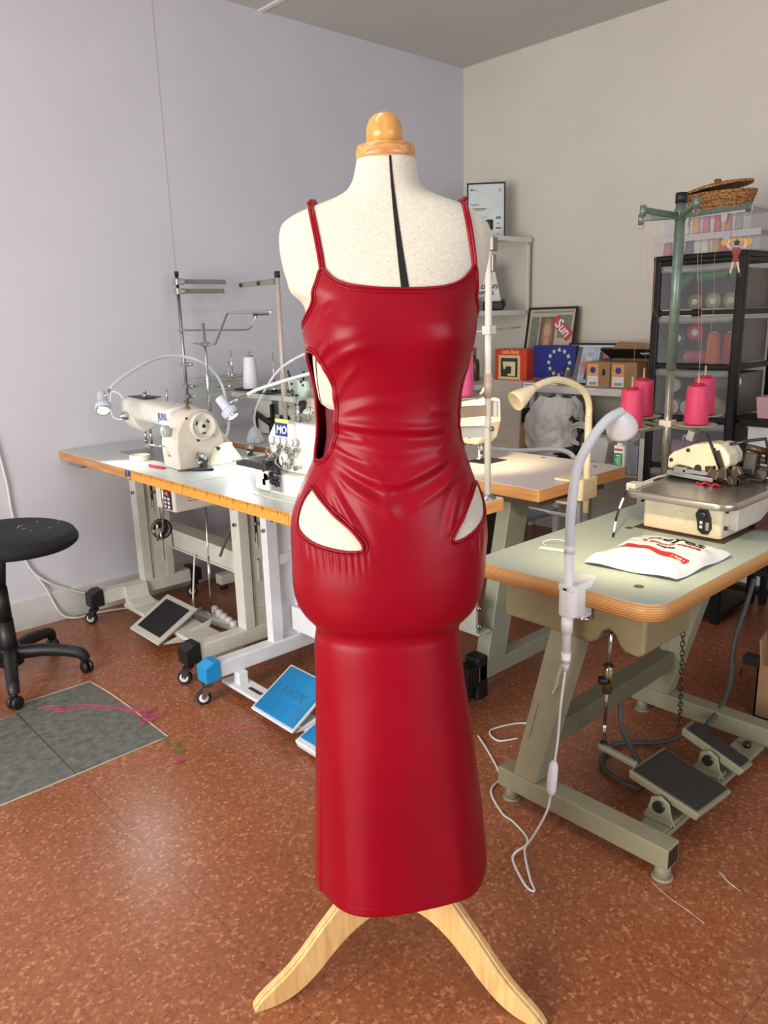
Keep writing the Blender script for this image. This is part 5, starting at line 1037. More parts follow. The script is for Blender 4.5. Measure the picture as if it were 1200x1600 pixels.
W(MB().bb(X0-.02, X1+.02, Y0-.02, Y1+.02, 1.605, 1.63), 'top_panel', M_jet, tw, bev=.008)
for i in range(5):
    zt_, zb_ = ZL[i]-.012, ZL[i+1]+.016
    m = MB(); m.prism([(Y0+.02, zb_), (Y1-.02, zb_), (Y1-.02, zt_), (Y0+.02, zt_)], X0-.012, X0-.008, 'x'); dr = W(m, 'drawer', M_cloud, tw)
    pin(MB().bb(X0+.0, X1-.03, Y0+.022, Y0+.025, zb_, zt_-.02).bb(X0, X1-.03, Y1-.025, Y1-.022, zb_, zt_-.02).bb(X1-.033, X1-.03, Y0+.022, Y1-.022, zb_, zt_-.02).build('drawer_side', mat('milky_drawer_side', (104, 98, 92), .5)), dr)
    lip = MB()
    lip.grid(lambda u, v: (X0-.014-.010*math.sin(PI*u), Y0+.02+(Y1-Y0-.04)*u, zt_-.030*v-.004*math.sin(PI*u)), 20, 3); pin(lip.build('drawer_lip', clear_mat('milky_lip', (150, 148, 146), .55), solid=.003), dr)
def spool(label, c, ax, mt, r=.034, h=.10, core=None, grp=None, r1=None):
    a = Vector(ax).normalized(); t = thing('thread_spool', label, 'thread spool', c, 0, grp); r1 = r1 or r*.85
    W(MB().lathe([(r*.42, 0), (r, 0), (r, h*.04), (r1, h*.96), (r1*.9, h), (r*.42, h), (r*.42, 0)], c, a, 22), 'wound_thread', mt, t)
    W(MB().lathe([(r*.28, -.004), (r*.42, -.004), (r*.42, h+.006), (r*.28, h+.006), (r*.28, -.004)], c, a, 18), 'core', core or M_paper, t); return t
def th(n, rgb): return mat(n+'_thread', rgb, .6, var=.1, scale=60)
G1, G2, OL, OR, RD, PK, BE, GD, WH, NV, LI = th('green', (34, 120, 78)), th('bright_green', (46, 150, 92)), th('olive_green', (128, 132, 62)), th('orange', (206, 98, 40)), th('red', (186, 30, 44)), th('rose', (190, 80, 110)), th('beige', (178, 160, 132)), th('gold', (196, 150, 60)), th('cream_white', (214, 208, 192)), th('navy', (40, 46, 72)), th('lilac', (176, 130, 158))
XF = X0+.03
D1, D2, D3, D4 = ZL[1]+.012, ZL[2]+.012, ZL[3]+.012, ZL[4]+.012
for l_, c, ax, mt_, r_, h_ in [
 ('long green spool lying at the top of the first drawer', (XF+.03, 1.66, D1+.145), (0, -1, .05), G2, .026, .17),
 ('dark green spool leaning at the left of the first drawer', (XF, 1.74, D1+.10), (.3, -.5, .5), G1, .026, .08),
 ('olive spool showing its open end in the middle of the first drawer', (XF, 1.655, D1+.035), (1, 0, .05), OL, .032, .12),
 ('left of the two pale green spools facing out in the first drawer', (XF, 1.575, D1+.036), (1, 0, .02), th('pale_green', (156, 164, 110)), .034, .12),
 ('right of the two pale green spools facing out in the first drawer', (XF, 1.497, D1+.036), (1, 0, .02), th('lime_green', (146, 168, 84)), .034, .12),
 ('red ring spool high in the second drawer', (XF, 1.645, D2+.135), (1, .1, 0), RD, .036, .10), ('navy spool behind the pole in the second drawer', (XF, 1.72, D2+.11), (1, 0, 0), NV, .034, .1),
 ('pink spool low in the second drawer', (XF+.01, 1.69, D2+.03), (.4, -1, 0), PK, .028, .09), ('orange spool standing in the second drawer', (XF+.02, 1.565, D2+.002), (0, 0, 1), OR, .034, .13), ('red spool standing in the second drawer', (XF+.02, 1.492, D2+.002), (0, 0, 1), RD, .032, .13),
 ('white spool with open end at the lower left of the third drawer', (XF, 1.735, D3+.034), (1, 0, .03), WH, .033, .1), ('white spool with open end beside the pole in the third drawer', (XF, 1.66, D3+.034), (1, 0, .03), th('chalk_white', (210, 206, 200)), .033, .1),
 ('grey spool in the middle of the third drawer', (XF, 1.615, D3+.09), (1, 0, .03), th('grey', (120, 118, 120)), .03, .1), ('cream and gold cone standing high in the third drawer', (XF+.03, 1.60, D3+.10), (0, .1, 1), GD, .036, .07),
 ('beige cone lying tilted at the right of the third drawer', (XF+.01, 1.585, D3+.085), (.1, -1, -.55), BE, .036, .12), ('tan cone lying on top at the right of the third drawer', (XF+.05, 1.56, D3+.145), (.1, -1, .1), th('tan', (160, 134, 96)), .034, .1),
 ('pale spool at the upper left of the third drawer', (XF+.02, 1.74, D3+.13), (1, .3, 0), th('pale_pink', (206, 184, 180)), .032, .1),
 ('lilac cone in the fourth drawer', (XF+.02, 1.72, D4+.06), (.3, -1, .1), LI, .05, .10), ('dark spool in the fourth drawer behind the pink cones', (XF+.02, 1.50, D4+.05), (1, 0, 0), NV, .04, .1),
 ('small white bobbin low in the fifth drawer', (XF-.01, 1.745, ZL[5]+.14), (1, 0, 0), WH, .016, .03)]:
    spool(l_, c, ax, mt_, r_, h_)

# clear organiser boxes, basket and hanging figure on the tower
def clear_box(label, x0, x1, y0, y1, z0, z1):
    t = thing('storage_box', label, 'storage box', ((x0+x1)/2, (y0+y1)/2, z0)); w = .0025
    m = MB().bb(x0, x0+w, y0, y1, z0, z1).bb(x1-w, x1, y0, y1, z0, z1).bb(x0, x1, y0, y0+w, z0, z1).bb(x0, x1, y1-w, y1, z0, z1).bb(x0, x1, y0, y1, z0, z0+w)
    W(m, 'clear_walls', M_clear, t); W(MB().bb(x0-.006, x1+.006, y0-.006, y1+.006, z1, z1+.008).bb(x0-.008, x0-.005, y0-.006, y1+.006, z1-.018, z1+.008), 'lid', clear_mat('milky_lid', (196, 192, 194), .6), t)
    for q in (.28, .72): W(MB().prism([(y0+(y1-y0)*q-.016, z1+.004), (y0+(y1-y0)*q+.016, z1+.004), (y0+(y1-y0)*q+.010, z1-.05), (y0+(y1-y0)*q-.010, z1-.05)], x0-.014, x0-.008, 'x'), 'latch', clear_mat('milky_lid', (196, 192, 194), .6), t)
    return t
clear_box('wide clear organiser box of thread spools directly on top of the drawer tower', 3.38, 3.68, 1.40, 1.865, 1.631, 1.705)
clear_box('smaller clear organiser box stacked under the wicker basket', 3.40, 3.66, 1.45, 1.83, 1.716, 1.80)
cols = [('cream', WH, 1.745), ('dark', NV, 1.785), ('gold', GD, 1.70), ('rose', PK, 1.655), ('crimson', RD, 1.605), ('orange', OR, 1.56), ('sage', th('sage', (130, 140, 124)), 1.515)]
for n_, mt_, y in cols: spool(n_+' spool upright in the upper organiser box', (3.44, y, 1.7195), (0, 0, 1), mt_, .0165, .068, None, 'spools in the upper box')
for n_, mt_, y in (('pink', PK, 1.82), ('crimson', RD, 1.765), ('grey blue', NV, 1.72), ('white', WH, 1.65), ('yellow', GD, 1.60), ('bright red', RD, 1.565), ('cream', BE, 1.47)): spool(n_+' spool in the lower organiser box', (3.43, y, 1.6345), (0, 0, 1), mt_, .020, .056, None, 'spools in the lower box')
bk_ = thing('wicker_basket', 'oval wicker basket with its lid askew on the organiser boxes', 'basket', (3.52, 1.64, 1.808))
wick = bpy.data.materials.new('woven_wicker'); wick.use_nodes = True; N, L, b = nodes_of(wick)
tc = N.new('ShaderNodeTexCoord'); v1 = N.new('ShaderNodeTexVoronoi'); v1.inputs['Scale'].default_value = 120; rp = N.new('ShaderNodeValToRGB'); rp.color_ramp.elements[0].color = lin((206, 158, 92)); rp.color_ramp.elements[1].position = .7; rp.color_ramp.elements[1].color = lin((110, 66, 26))
L.new(tc.outputs['Object'], v1.inputs['Vector']); L.new(v1.outputs['Distance'], rp.inputs['Fac']); L.new(rp.outputs['Color'], b.inputs['Base Color']); b.inputs['Roughness'].default_value = .7
bp = N.new('ShaderNodeBump'); bp.inputs['Strength'].default_value = .5; bp.inputs['Distance'].default_value = .003; L.new(v1.outputs['Distance'], bp.inputs['Height']); L.new(bp.outputs['Normal'], b.inputs['Normal'])
def bsk(u, v):
    a = 2*PI*u; r = .125+.028*v+.0012*math.sin(v*60); return (3.52+r*.62*math.cos(a), 1.64+r*math.sin(a), 1.81+.075*v)
m = MB().grid(bsk, 48, 22, closed=True); m.add([bsk(i/48, 0) for i in range(48)], [list(range(48))]); W(m, 'woven_body', wick, bk_, solid=.004)
ring = MB()
for k in range(6): ring.tube([Vector(bsk(i/48, .1+.16*k))+Vector((0, 0, 0)) for i in range(48)], .0042, 6, closed=True)
W(ring, 'coils', wick, bk_)
def lidf(u, v):
    a = 2*PI*u; r = .152*v; x, y = r*.62*math.cos(a), r*math.sin(a); z = .018*(1-v*v); return (3.515+x, 1.655+y, 1.908+z-.11*y)
m = MB().grid(lidf, 40, 10, closed=True); W(m, 'lid', wick, bk_, solid=.010); W(MB().cyl((3.515, 1.655, 1.922), (3.515, 1.655, 1.942), .014), 'lid_knob', wick, bk_)
for i, (y, mt_) in enumerate(((1.62, NV), (1.585, RD), (1.55, th('pale_grey', (170, 168, 170))))): spool(('navy', 'red', 'pale grey')[i]+' spool peeping out under the basket lid', (3.50, y, 1.872), (0, -1, .05), mt_, .014, .04, None, 'spools in the basket')
fg = thing('hanging_figure', 'flat wooden strongman figure in striped red suit hanging from a thread arm', 'toy', (2.948, 1.302, 1.60))
sk = mat('painted_skin', (226, 184, 158), .5, var=0); FX, FY, FZ = 2.948, 1.302, 1.602
Fd = Vector((.67, -.74, 0)); 
def fpoly(name, poly, mt_, d0=0, d1=.004, par=None):
    nrm = Vector((-.74, -.67, 0)); o_ = Vector((FX, FY, FZ)); m = MB(); n_ = len(poly)
    vs = [o_+Fd*p[0]+Vector((0, 0, p[1]))+nrm*d0 for p in poly]+[o_+Fd*p[0]+Vector((0, 0, p[1]))+nrm*d1 for p in poly]
    m.add(vs, [list(range(n_))[::-1], list(range(n_, 2*n_))]+[(i, (i+1) % n_, n_+(i+1) % n_, n_+i) for i in range(n_)]); return W(m, name, mt_, par or fg)
torso = [(-.018, .006), (-.008, -.022), (-.013, -.040), (.013, -.040), (.008, -.022), (.018, .006), (.006, .012), (-.006, .012)]
fpoly('striped_suit', torso, mat('red_suit', (160, 56, 36), .5, var=0))
for k in range(5): fpoly('stripe', [(-.012, .000-.008*k), (.012, .000-.008*k), (.012, -.002-.008*k), (-.012, -.002-.008*k)], mat('dark_stripe', (60, 26, 20), .5, var=0), .004, .0046)
for s_ in (-1, 1):
    fpoly('arm', [(s_*.016, .010), (s_*.030, .008), (s_*.036, .020), (s_*.030, .040), (s_*.024, .038), (s_*.028, .022), (s_*.014, .002)], sk); fpoly('leg', [(s_*.002, -.038), (s_*.013, -.038), (s_*.014, -.055), (s_*.020, -.078), (s_*.014, -.080), (s_*.008, -.058)], sk)
    fpoly('boot', [(s_*.0135, -.074), (s_*.0205, -.074), (s_*.026, -.090), (s_*.018, -.090)], M_black); fpoly('weight', [(s_*.044+.010*math.cos(t), .030+.012*math.sin(t)) for t in np.linspace(0, 2*PI, 15)[:-1]], mat('golden_ball', (206, 158, 60), .5, var=0), -.003, .001)
fpoly('face', [(.008*math.cos(t), .020+.010*math.sin(t)) for t in np.linspace(0, 2*PI, 15)[:-1]], sk); fpoly('hair', [(-.009, .020), (-.009, .032), (0, .036), (.009, .032), (.009, .020), (.005, .017), (-.004, .017)], M_black, .004, .005)
fpoly('bar', [(-.044, .029), (.044, .029), (.03, .041), (0, .045), (-.03, .041)], mat('golden_ball', (206, 158, 60), .5, var=0), -.004, -.001)
W(MB().tube([(FX, FY, FZ+.036), (2.949, 1.30, 1.69), (2.95, 1.302, 1.742)], .0012, 5), 'hanging_string', mat('tan_string', (170, 140, 100), .8), fg)
# rack of boxes right of the tower
rk = thing('storage_rack', 'black storage rack at the right edge behind the overlocker', 'rack', (3.55, 1.2, 0))
for z in (.945, .745, .30): W(MB().bb(3.34, 3.75, 1.02, 1.405, z-.03, z), 'shelf_board', M_jet, rk, bev=.004)
for x, y in ((3.74, 1.39), (3.36, 1.035), (3.74, 1.035)): W(MB().bb(x-.014, x+.014, y-.014, y+.014, 0, .945), 'post', M_jet, rk)
W(MB().prism([(3.36, .9455), (3.62, .9455), (3.63, 1.035), (3.35, 1.035)], 1.06, 1.33, 'y') if 0 else MB().box((3.46, 1.21, .992), (.20, .27, .09), None, 1.06), 'x', M_white, rk)
o = [c for c in kids(rk) if c.name.startswith('x')][0]; bpy.data.objects.remove(o)
t = MB().box((3.46, 1.19, .992), (.18, .31, .09), None, 1.06).build('pink_box', mat('dusty_pink_plastic', (196, 152, 160), .5), bev=.004); tag(t, 'dusty pink tub on the black rack at the right edge', 'box')
t = MB().bb(3.44, 3.52, 1.18, 1.30, 1.0375, 1.055).build('label_roll', M_paper, bev=.003); tag(t, 'small white labelled packet on top of the pink tub', 'packet')
t = thing('storage_bin', 'white plastic storage bin on the black rack under the pink tub', 'storage bin', (3.5, 1.2, .747))
W(MB().box((3.46, 1.195, .83), (.20, .35, .165), None, 1.03), 'bin', mat('cloudy_white_bin', (206, 208, 212), .4), t, bev=.006); W(MB().box((3.46, 1.195, .915), (.215, .37, .010)), 'lid', mat('cloudy_white_lid', (216, 218, 222), .4), t, bev=.003)
t = MB().bb(3.90, 4.15, 1.30, 1.60, .03, .16).build('white_carton', M_paper, bev=.004); tag(t, 'white carton on the floor far back under the right-hand tables', 'box')
t = MB().bb(3.86, 4.2, 1.2, 1.66, 0, .03).build('plinth', M_black, bev=.003); tag(t, 'low black plinth under the white carton on the floor', 'plinth')
# ================================================================ middle row: thread stand, machine, cream lamp
sD = thing('thread_stand', 'cream thread stand pole on the end of the blue-footed table right of the dress', 'thread stand', (1.885, 1.57, .83))
M_cp = mat('cream_pole', (214, 206, 192), .35)
W(MB().cyl((1.885, 1.57, .831), (1.885, 1.57, 1.655), .0105), 'pole', M_cp, sD); W(MB().cyl((1.885, 1.57, 1.645), (1.885, 1.57, 1.672), .0125), 'pole_cap', M_black, sD)
W(MB().lathe([(0, 0), (.028, 0), (.028, .004), (.016, .008), (.016, .014), (0, .014)], (1.885, 1.57, .8305)), 'base', M_steel, sD)
W(MB().box((1.895, 1.565, 1.605), (.035, .022, .04), (0, 0, .3)).box((1.89, 1.56, 1.55), (.018, .018, .05)), 'top_bracket', mat('worn_grey_bracket', (140, 132, 120), .4, .5), sD, bev=.003)
W(MB().box((1.885, 1.567, 1.356), (.035, .03, .026)), 'clamp', M_cp, sD, bev=.003); W(MB().tube([(1.72, 1.66, 1.345), (1.885, 1.57, 1.355), (1.99, 1.53, 1.362)], .0028, 6), 'thread_rod', M_chrome, sD)
W(MB().cyl((1.885, 1.57, 1.15), (1.885, 1.57, 1.225), .0135), 'pole_sleeve', mat('clear_tan_sleeve', (190, 170, 150), .3), sD)
W(MB().box((1.80, 1.57, 1.115), (.21, .006, .032), (0, .05, 0)).box((1.80, 1.585, 1.128), (.21, .03, .004), (0, .05, 0)), 'tray_arm', mat('tan_tray_arm', (196, 170, 142), .4), sD, bev=.001)
W(MB().box((1.905, 1.568, 1.115), (.012, .04, .05)), 'arm_clip', M_cp, sD, bev=.002)
W(MB().box((1.825, 1.625, 1.045), (.20, .006, .034), (0, 0, -.75)).box((1.82, 1.632, 1.06), (.2, .03, .003), (0, 0, -.75)), 'tray_arm', mat('grey_tray_arm', (190, 188, 178), .35, .3), sD, bev=.001)
b_ = W(MB().cyl((1.885, 1.558, 1.055), (1.885, 1.55, 1.055), .008, seg=8), 'bolt', M_steel, sD)
for c, l_ in (((1.80, 1.60, 1.150), None),): disc(sD, c, .066, mat('beige_disc', (176, 172, 150), .45)); W(MB().cyl(c, (c[0], c[1], c[2]+.155), .0035), 'spindle', M_chrome, sD)
cone('rose pink cone on the cream pole stand close to the right side of the dress', (1.80, 1.60, 1.161), mat('rose_pink_thread', (206, 84, 124), .55, var=.1, scale=60), .0335, .031, .122, None, mat('dark_pink_cone', (160, 20, 50), .5))
o = MB().lathe([(.014, 0), (.030, 0), (.031, .012), (.014, .014), (.014, 0)], (1.745, 1.62, 1.085), (0, .1, 1)).build('thread_reel', mat('rose_pink_thread', (206, 84, 124), .55)); tag(o, 'flat lilac pink reel low on the cream stand arm', 'reel')
mC = thing('sewing_machine', 'cream sewing machine glowing yellow under its lamp, half hidden by the dress', 'sewing machine', (2.42, 2.2, .82))
W(MB().prism([(1.985, .985), (1.99, 1.075), (2.10, 1.085), (2.14, 1.0), (2.125, .915), (2.09, .895), (2.03, .895), (2.005, .92)], 2.36, 2.47, 'x'), 'head', M_crm, mC, bev=.010, seg=3)
W(MB().bb(2.365, 2.465, 2.08, 2.50, .99, 1.075).bb(2.35, 2.48, 2.44, 2.56, .822, 1.085), 'arm', M_crm, mC, bev=.014, seg=3)
W(MB().lathe([(0, 0), (.05, 0), (.055, .01), (.05, .025), (0, .025)], (2.415, 2.56, 1.02), (0, 1, 0)), 'handwheel', M_greyA, mC)
W(MB().cyl((2.415, 2.045, .90), (2.415, 2.045, .85), .0055).cyl((2.415, 2.045, .86), (2.415, 2.045, .825), .002).box((2.415, 2.05, .832), (.03, .02, .005)).box((2.42, 2.055, .85), (.012, .012, .035)).cyl((2.425, 2.065, .90), (2.425, 2.065, .84), .005), 'needle_bar', M_chrome, mC)
W(MB().bb(2.37, 2.50, 1.98, 2.09, .8195, .8225), 'needle_plate', M_dark, mC, bev=.001)
W(MB().cyl((2.36, 2.06, .925), (2.357, 2.06, .925), .005, seg=10), 'screw', M_black, mC)
fiddly('binder_attachment', 'tiny dark presser part on the lamp-lit table beside the dress', (2.56, 2.32, .8205), 9, .8)
lc = thing('clamp_lamp', 'cream bendy clamp lamp arching over the orange-edged middle table', 'lamp', (2.367, 1.52, .82))
M_cl = mat('cream_lamp_plastic', (236, 220, 180), .35)
W(MB().prism(rounded(2.315, 2.42, 1.50, 1.535, (.01, .01, .012, .012)), .752, .828, 'z').bb(2.29, 2.40, 1.52, 1.60, .8205, .830).bb(2.30, 2.40, 1.53, 1.60, .735, .745), 'clamp', M_cl, lc, bev=.003)
W(MB().cyl((2.34, 1.56, .745), (2.34, 1.56, .776), .006).lathe([(0, 0), (.02, 0), (.02, .008), (0, .008)], (2.34, 1.56, .72)), 'clamp_screw', M_chrome, lc)
W(MB().cyl((2.372, 1.517, .70), (2.367, 1.517, 1.05), .0125), 'tube', M_cl, lc)
W(MB().tube([(2.367, 1.517, 1.04), (2.365, 1.517, 1.09), (2.335, 1.518, 1.135), (2.26, 1.52, 1.17), (2.175, 1.522, 1.187), (2.10, 1.525, 1.180), (2.05, 1.525, 1.166)], .0115, 14, n=8), 'gooseneck', M_cl, lc)
hh_, hx = Vector((2.05, 1.525, 1.166)), Vector((-.86, .22, -.45)).normalized()
W(MB().lathe([(.0115, -.01), (.014, 0), (.021, .025), (.030, .055), (.0335, .072), (.032, .078), (.029, .072), (.018, .03), (0, .02)], hh_, hx, 28), 'shade', M_cl, lc)
l = bpy.data.lights.new('cream_bulb', 'SPOT'); l.energy = 7; l.spot_size = 2.2; l.spot_blend = .7; l.shadow_soft_size = .02; l.color = (1, .78, .42)
s = bpy.data.objects.new('cream_bulb', l); COL.objects.link(s); s.location = (2.33, 1.93, 1.15); s.rotation_euler = Vector((.25, .5, -1)).to_track_quat('-Z', 'Y').to_euler(); pin(s, mC)
W(MB().ball((2.325, 1.93, 1.165), .014).cyl((2.325, 1.93, 1.16), (2.36, 2.02, 1.08), .005), 'work_light', M_cl, mC)
gb = thing('glue_bottle', 'white glue bottle with red cap and green label on the middle table corner', 'bottle', (2.655, 1.56, .82))
W(MB().rbox((2.655, 1.558, .862), (.022, .046, .082), .009, 4).lathe([(.014, 0), (.010, .008), (.008, .012), (0, .012)], (2.655, 1.558, .903)), 'bottle', M_white, gb, bev=.003)
W(MB().lathe([(.008, 0), (.008, .012), (.003, .034), (0, .035)], (2.655, 1.558, .915)), 'cap', mat('red_plastic', (196, 30, 42), .4), gb)
W(MB().bb(2.6425, 2.644, 1.540, 1.576, .825, .875), 'green_label', mat('green_label', (30, 130, 76), .5), gb); W(MB().bb(2.6425, 2.644, 1.541, 1.575, .884, .892), 'red_print_line', mat('red_print', (176, 40, 44), .5), gb)
e = MB()
for i in range(5): e.bb(2.6418, 2.6426, 1.545+.003*(i % 2), 1.562+.004*(i % 3), .832+.008*i, .835+.008*i)
W(e, 'label_marks', M_white, gb)
W(MB().bb(2.3, 2.55, 1.95, 2.25, .44, .70), 'motor', mat('dark_motor', (34, 33, 33), .5), tC, bev=.03, seg=3)
tcq = thing('chair', 'white tubular chair back showing behind the middle table', 'chair', (3.1, 2.3, 0))
W(MB().tube([(3.1, 2.9, .02), (3.1, 2.88, .60), (3.1, 2.80, .70), (3.1, 2.64, .725), (3.1, 2.4, .735), (3.1, 2.2, .762), (3.1, 2.12, .765), (3.1, 2.06, .74), (3.1, 2.03, .66), (3.1, 2.02, .02)], .0125, 12, n=6).tube([(3.1, 2.03, .45), (3.1, 2.88, .45)], .011, 10), 'tube_frame', mat('silver_white_tube', (206, 208, 212), .3, .2), tcq)
W(MB().box((3.05, 2.45, .44), (.3, .5, .03)), 'seat', M_grey, tcq, bev=.01)

# ================================================================ corner shelving
cs = thing('shelf_unit', 'white shelf unit in the room corner holding the certificate', 'shelves', (3.92, 3.44, 0))
M_sh = mat('white_shelf_steel', (216, 214, 208), .45)
for x in (3.63, 4.19):
    for y in (3.16, 3.72): W(MB().bb(x-.014, x+.014, y-.002, y+.002, .0, 1.87).bb(x-.002+(.012 if x > 4 else -.012), x+.002+(.012 if x > 4 else -.012), y-.002, y+.026, .0, 1.87), 'post', M_sh, cs)
for z in (1.865, 1.425, .985, .50): W(MB().bb(3.615, 4.205, 3.155, 3.735, z-.003, z).bb(3.615, 4.205, 3.152, 3.156, z-.028, z).bb(3.612, 3.617, 3.155, 3.735, z-.028, z), 'shelf', M_sh, cs)
e = MB(); e.cyl((4.17, 3.152, 1.83), (4.17, 3.146, 1.83), .006, seg=8); W(e, 'bolt', M_steel, cs)
def picture(name, label, bl, br, up, cat, fr=(.012, .014), mt_=None, grp=None):   # a framed sheet: bottom-left, bottom-right, up vector
    bl, br, up = Vector(bl), Vector(br), Vector(up); xd = (br-bl); w = xd.length; xd.normalize(); h = up.length; ud = up.normalized(); n = xd.cross(ud).normalized()
    t = thing(name, label, cat, tuple((bl+br)/2), 0, grp); f = fr[0]
    def pl(u, v, d=0): return bl+xd*u+ud*v+n*d
    def slab(m, u0, u1, v0, v1, d0, d1):
        vs = [pl(u, v, d) for d in (d0, d1) for u, v in ((u0, v0), (u1, v0), (u1, v1), (u0, v1))]
        return m.add(vs, [(0, 3, 2, 1), (4, 5, 6, 7), (0, 1, 5, 4), (1, 2, 6, 5), (2, 3, 7, 6), (3, 0, 4, 7)])
    m = MB(); slab(m, 0, w, 0, f, 0, fr[1]); slab(m, 0, w, h-f, h, 0, fr[1]); slab(m, 0, f, f, h-f, 0, fr[1]); slab(m, w-f, w, f, h-f, 0, fr[1]); W(m, 'frame', mt_ or M_black, t)
    m = MB(); slab(m, f, w-f, f, h-f, .001, .006); return t, m, slab, pl, w, h, xd, ud, n
t, m, slab, pl, w, h, xd, ud, n = picture('framed_certificate', 'black framed white certificate on top of the corner shelves', (3.893, 3.42, 1.8655), (4.053, 3.245, 1.8655), (.025, .022, .33), 'certificate', (.008, .014))
W(m, 'sheet', mat('certificate_paper', (206, 214, 214), .25), t)
e = MB()
for u0, u1, v, th_ in ((.022, .04, .285, .012), (.044, .06, .29, .003), (.044, .075, .284, .003), (.195, .205, .29, .006), (.2, .212, .28, .006), (.022, .075, .20, .005), (.022, .12, .175, .007), (.022, .11, .167, .004), (.022, .055, .125, .003), (.065, .125, .127, .003), (.02, .04, .118, .003), (.18, .21, .115, .014), (.188, .2, .085, .008), (.178, .213, .055, .011), (.185, .2, .022, .006)): slab(e, u0, u1, v, v+th_, .006, .0066)
W(e, 'print', mat('soft_grey_ink', (110, 116, 118), .6, var=0), t)
o = MB().prism([(3.60, 1.866), (3.66, 1.866), (3.655, 2.06), (3.62, 2.06)], 3.78, 3.80, 'x').build('wooden_board', wood_mat('tan_board', (150, 124, 88), (176, 150, 110))); tag(o, 'tan wooden board standing on the top shelf behind the mannequin shoulder', 'board')
t = thing('booklet', 'white booklet with dark lettering propped on the middle corner shelf', 'booklet', (3.93, 3.30, 1.426))
m = MB(); P4 = [Vector((3.84, 3.40, 1.427)), Vector((4.00, 3.215, 1.427)), Vector((3.975, 3.275, 1.72)), Vector((3.90, 3.36, 1.72))]; bk2 = Vector((.05, .05, 0))
m.add(P4+[p+bk2 for p in P4], [(0, 1, 2, 3), (7, 6, 5, 4), (0, 4, 5, 1), (1, 5, 6, 2), (2, 6, 7, 3), (3, 7, 4, 0)]); W(m, 'cover', M_paper, t)
bx_, bu = (P4[1]-P4[0]).normalized(), (P4[2]+P4[3]-P4[0]-P4[1]).normalized(); bn = bx_.cross(bu).normalized(); cen = (P4[0]+P4[1])/2
for body, s_, hgt, mt_ in (("LONDON'S", .034, .145, mat('navy_print', (40, 44, 70), .6, var=0)), ('SEWING', .034, .108, mat('navy_print', (40, 44, 70), .6, var=0))): WT('cover_words', body, s_, mt_, t, frame_m(cen+bu*hgt+bn*.002, bx_, bu), bold=.001)
e = MB()
for k in range(5): q = cen+bu*(.085-.008*k)+bn*.0015; e.box(tuple(q), (.10-.01*(k % 2), .0012, .0022), Matrix.Rotation(math.atan2(bx_.y, bx_.x), 4, 'Z'))
W(e, 'print_lines', mat('brown_print', (130, 100, 90), .6, var=0), t)
o = MB().box((3.80, 3.33, 1.47), (.10, .06, .085), (0, 0, -.8)).build('blue_carton', mat('steel_blue_card', (52, 78, 126), .5), bev=.003); tag(o, 'small steel blue carton in front of the white booklet', 'box')
t = thing('camera_case', 'black zipped camera case at the right end of the middle corner shelf', 'case', (3.90, 3.22, 1.426))
W(MB().box((3.905, 3.215, 1.455), (.055, .13, .055), (0, 0, -.8+PI/2)), 'body', M_black, t, bev=.012, seg=3); W(MB().tube([(3.93, 3.185, 1.47), (3.945, 3.165, 1.49), (3.95, 3.16, 1.46), (3.94, 3.17, 1.44)], .006, 8, n=4), 'strap', M_black, t)
o = MB().ball((3.775, 3.29, 1.452), .028, (1, 1, .9)).build('black_pouch', M_black); tag(o, 'small round black pouch beside the blue carton', 'pouch')

# ================================================================ bench along the right wall and what stands on it
bn_ = thing('bench', 'long white steel bench with a lower shelf along the right wall', 'bench', (4.03, 2.5, 0))
W(MB().bb(3.86, 4.225, 1.95, 3.14, .965, .985).bb(3.855, 3.862, 1.95, 3.14, .945, .985), 'top', M_sh, bn_, bev=.002)
W(MB().bb(3.72, 4.225, 1.95, 3.14, .535, .55), 'lower_shelf', M_sh, bn_, bev=.002)
for y in (2.0, 2.69, 3.12):
    W(MB().bb(3.868, 3.90, y-.018, y+.018, 0, .965), 'post', M_sh, bn_, bev=.002); W(MB().bb(4.19, 4.22, y-.018, y+.018, 0, .965), 'post', M_sh, bn_, bev=.002)
BZ = .9855
tb = thing('toy_box', 'orange-red toy sewing machine box with scalloped window on the white bench', 'box', (4.0, 3.11, BZ))
M_tred = mat('toy_box_red', (206, 66, 36), .5)
W(MB().bb(3.95, 4.05, 2.985, 3.235, BZ, BZ+.205), 'carton', M_tred, tb, bev=.002)
e = []
for k in range(44):
    a = k/44; per = a*4; s_ = per % 1; q = int(per); u, v = [(s_, 0), (1, s_), (1-s_, 1), (0, 1-s_)][q]; wob = .004 if k % 2 else 0; cu, cv = u-.5, v-.5
    e.append((3.118-(cu)*(.165+wob*2), BZ+.092+cv*(.145+wob*2)))
W(MB().prism(e, 3.9475, 3.95, 'x'), 'scalloped_border', mat('gold_cream_border', (222, 196, 140), .5), tb)
W(MB().bb(3.9465, 3.948, 3.052, 3.184, BZ+.034, BZ+.150), 'window', mat('dark_window', (56, 58, 52), .2), tb)
W(MB().prism([(3.165, BZ+.112), (3.165, BZ+.128), (3.068, BZ+.128), (3.068, BZ+.040), (3.125, BZ+.040), (3.125, BZ+.052), (3.098, BZ+.056), (3.098, BZ+.098), (3.140, BZ+.100), (3.150, BZ+.08), (3.158, BZ+.08)], 3.943, 3.9466, 'x'), 'toy_machine', mat('toy_cream', (222, 212, 160), .4), tb)
WT('title', 'Little Betty', .030, mat('gold_print', (236, 190, 120), .5, var=0), tb, frame_m((3.9492, 3.11, BZ+.186), (0, -1, 0), (0, 0, 1)), bold=.0008)
o = thing('glass_bottle', 'little brown glass bottle with a cork behind the rose pink cone', 'bottle', (3.98, 3.30, .986))
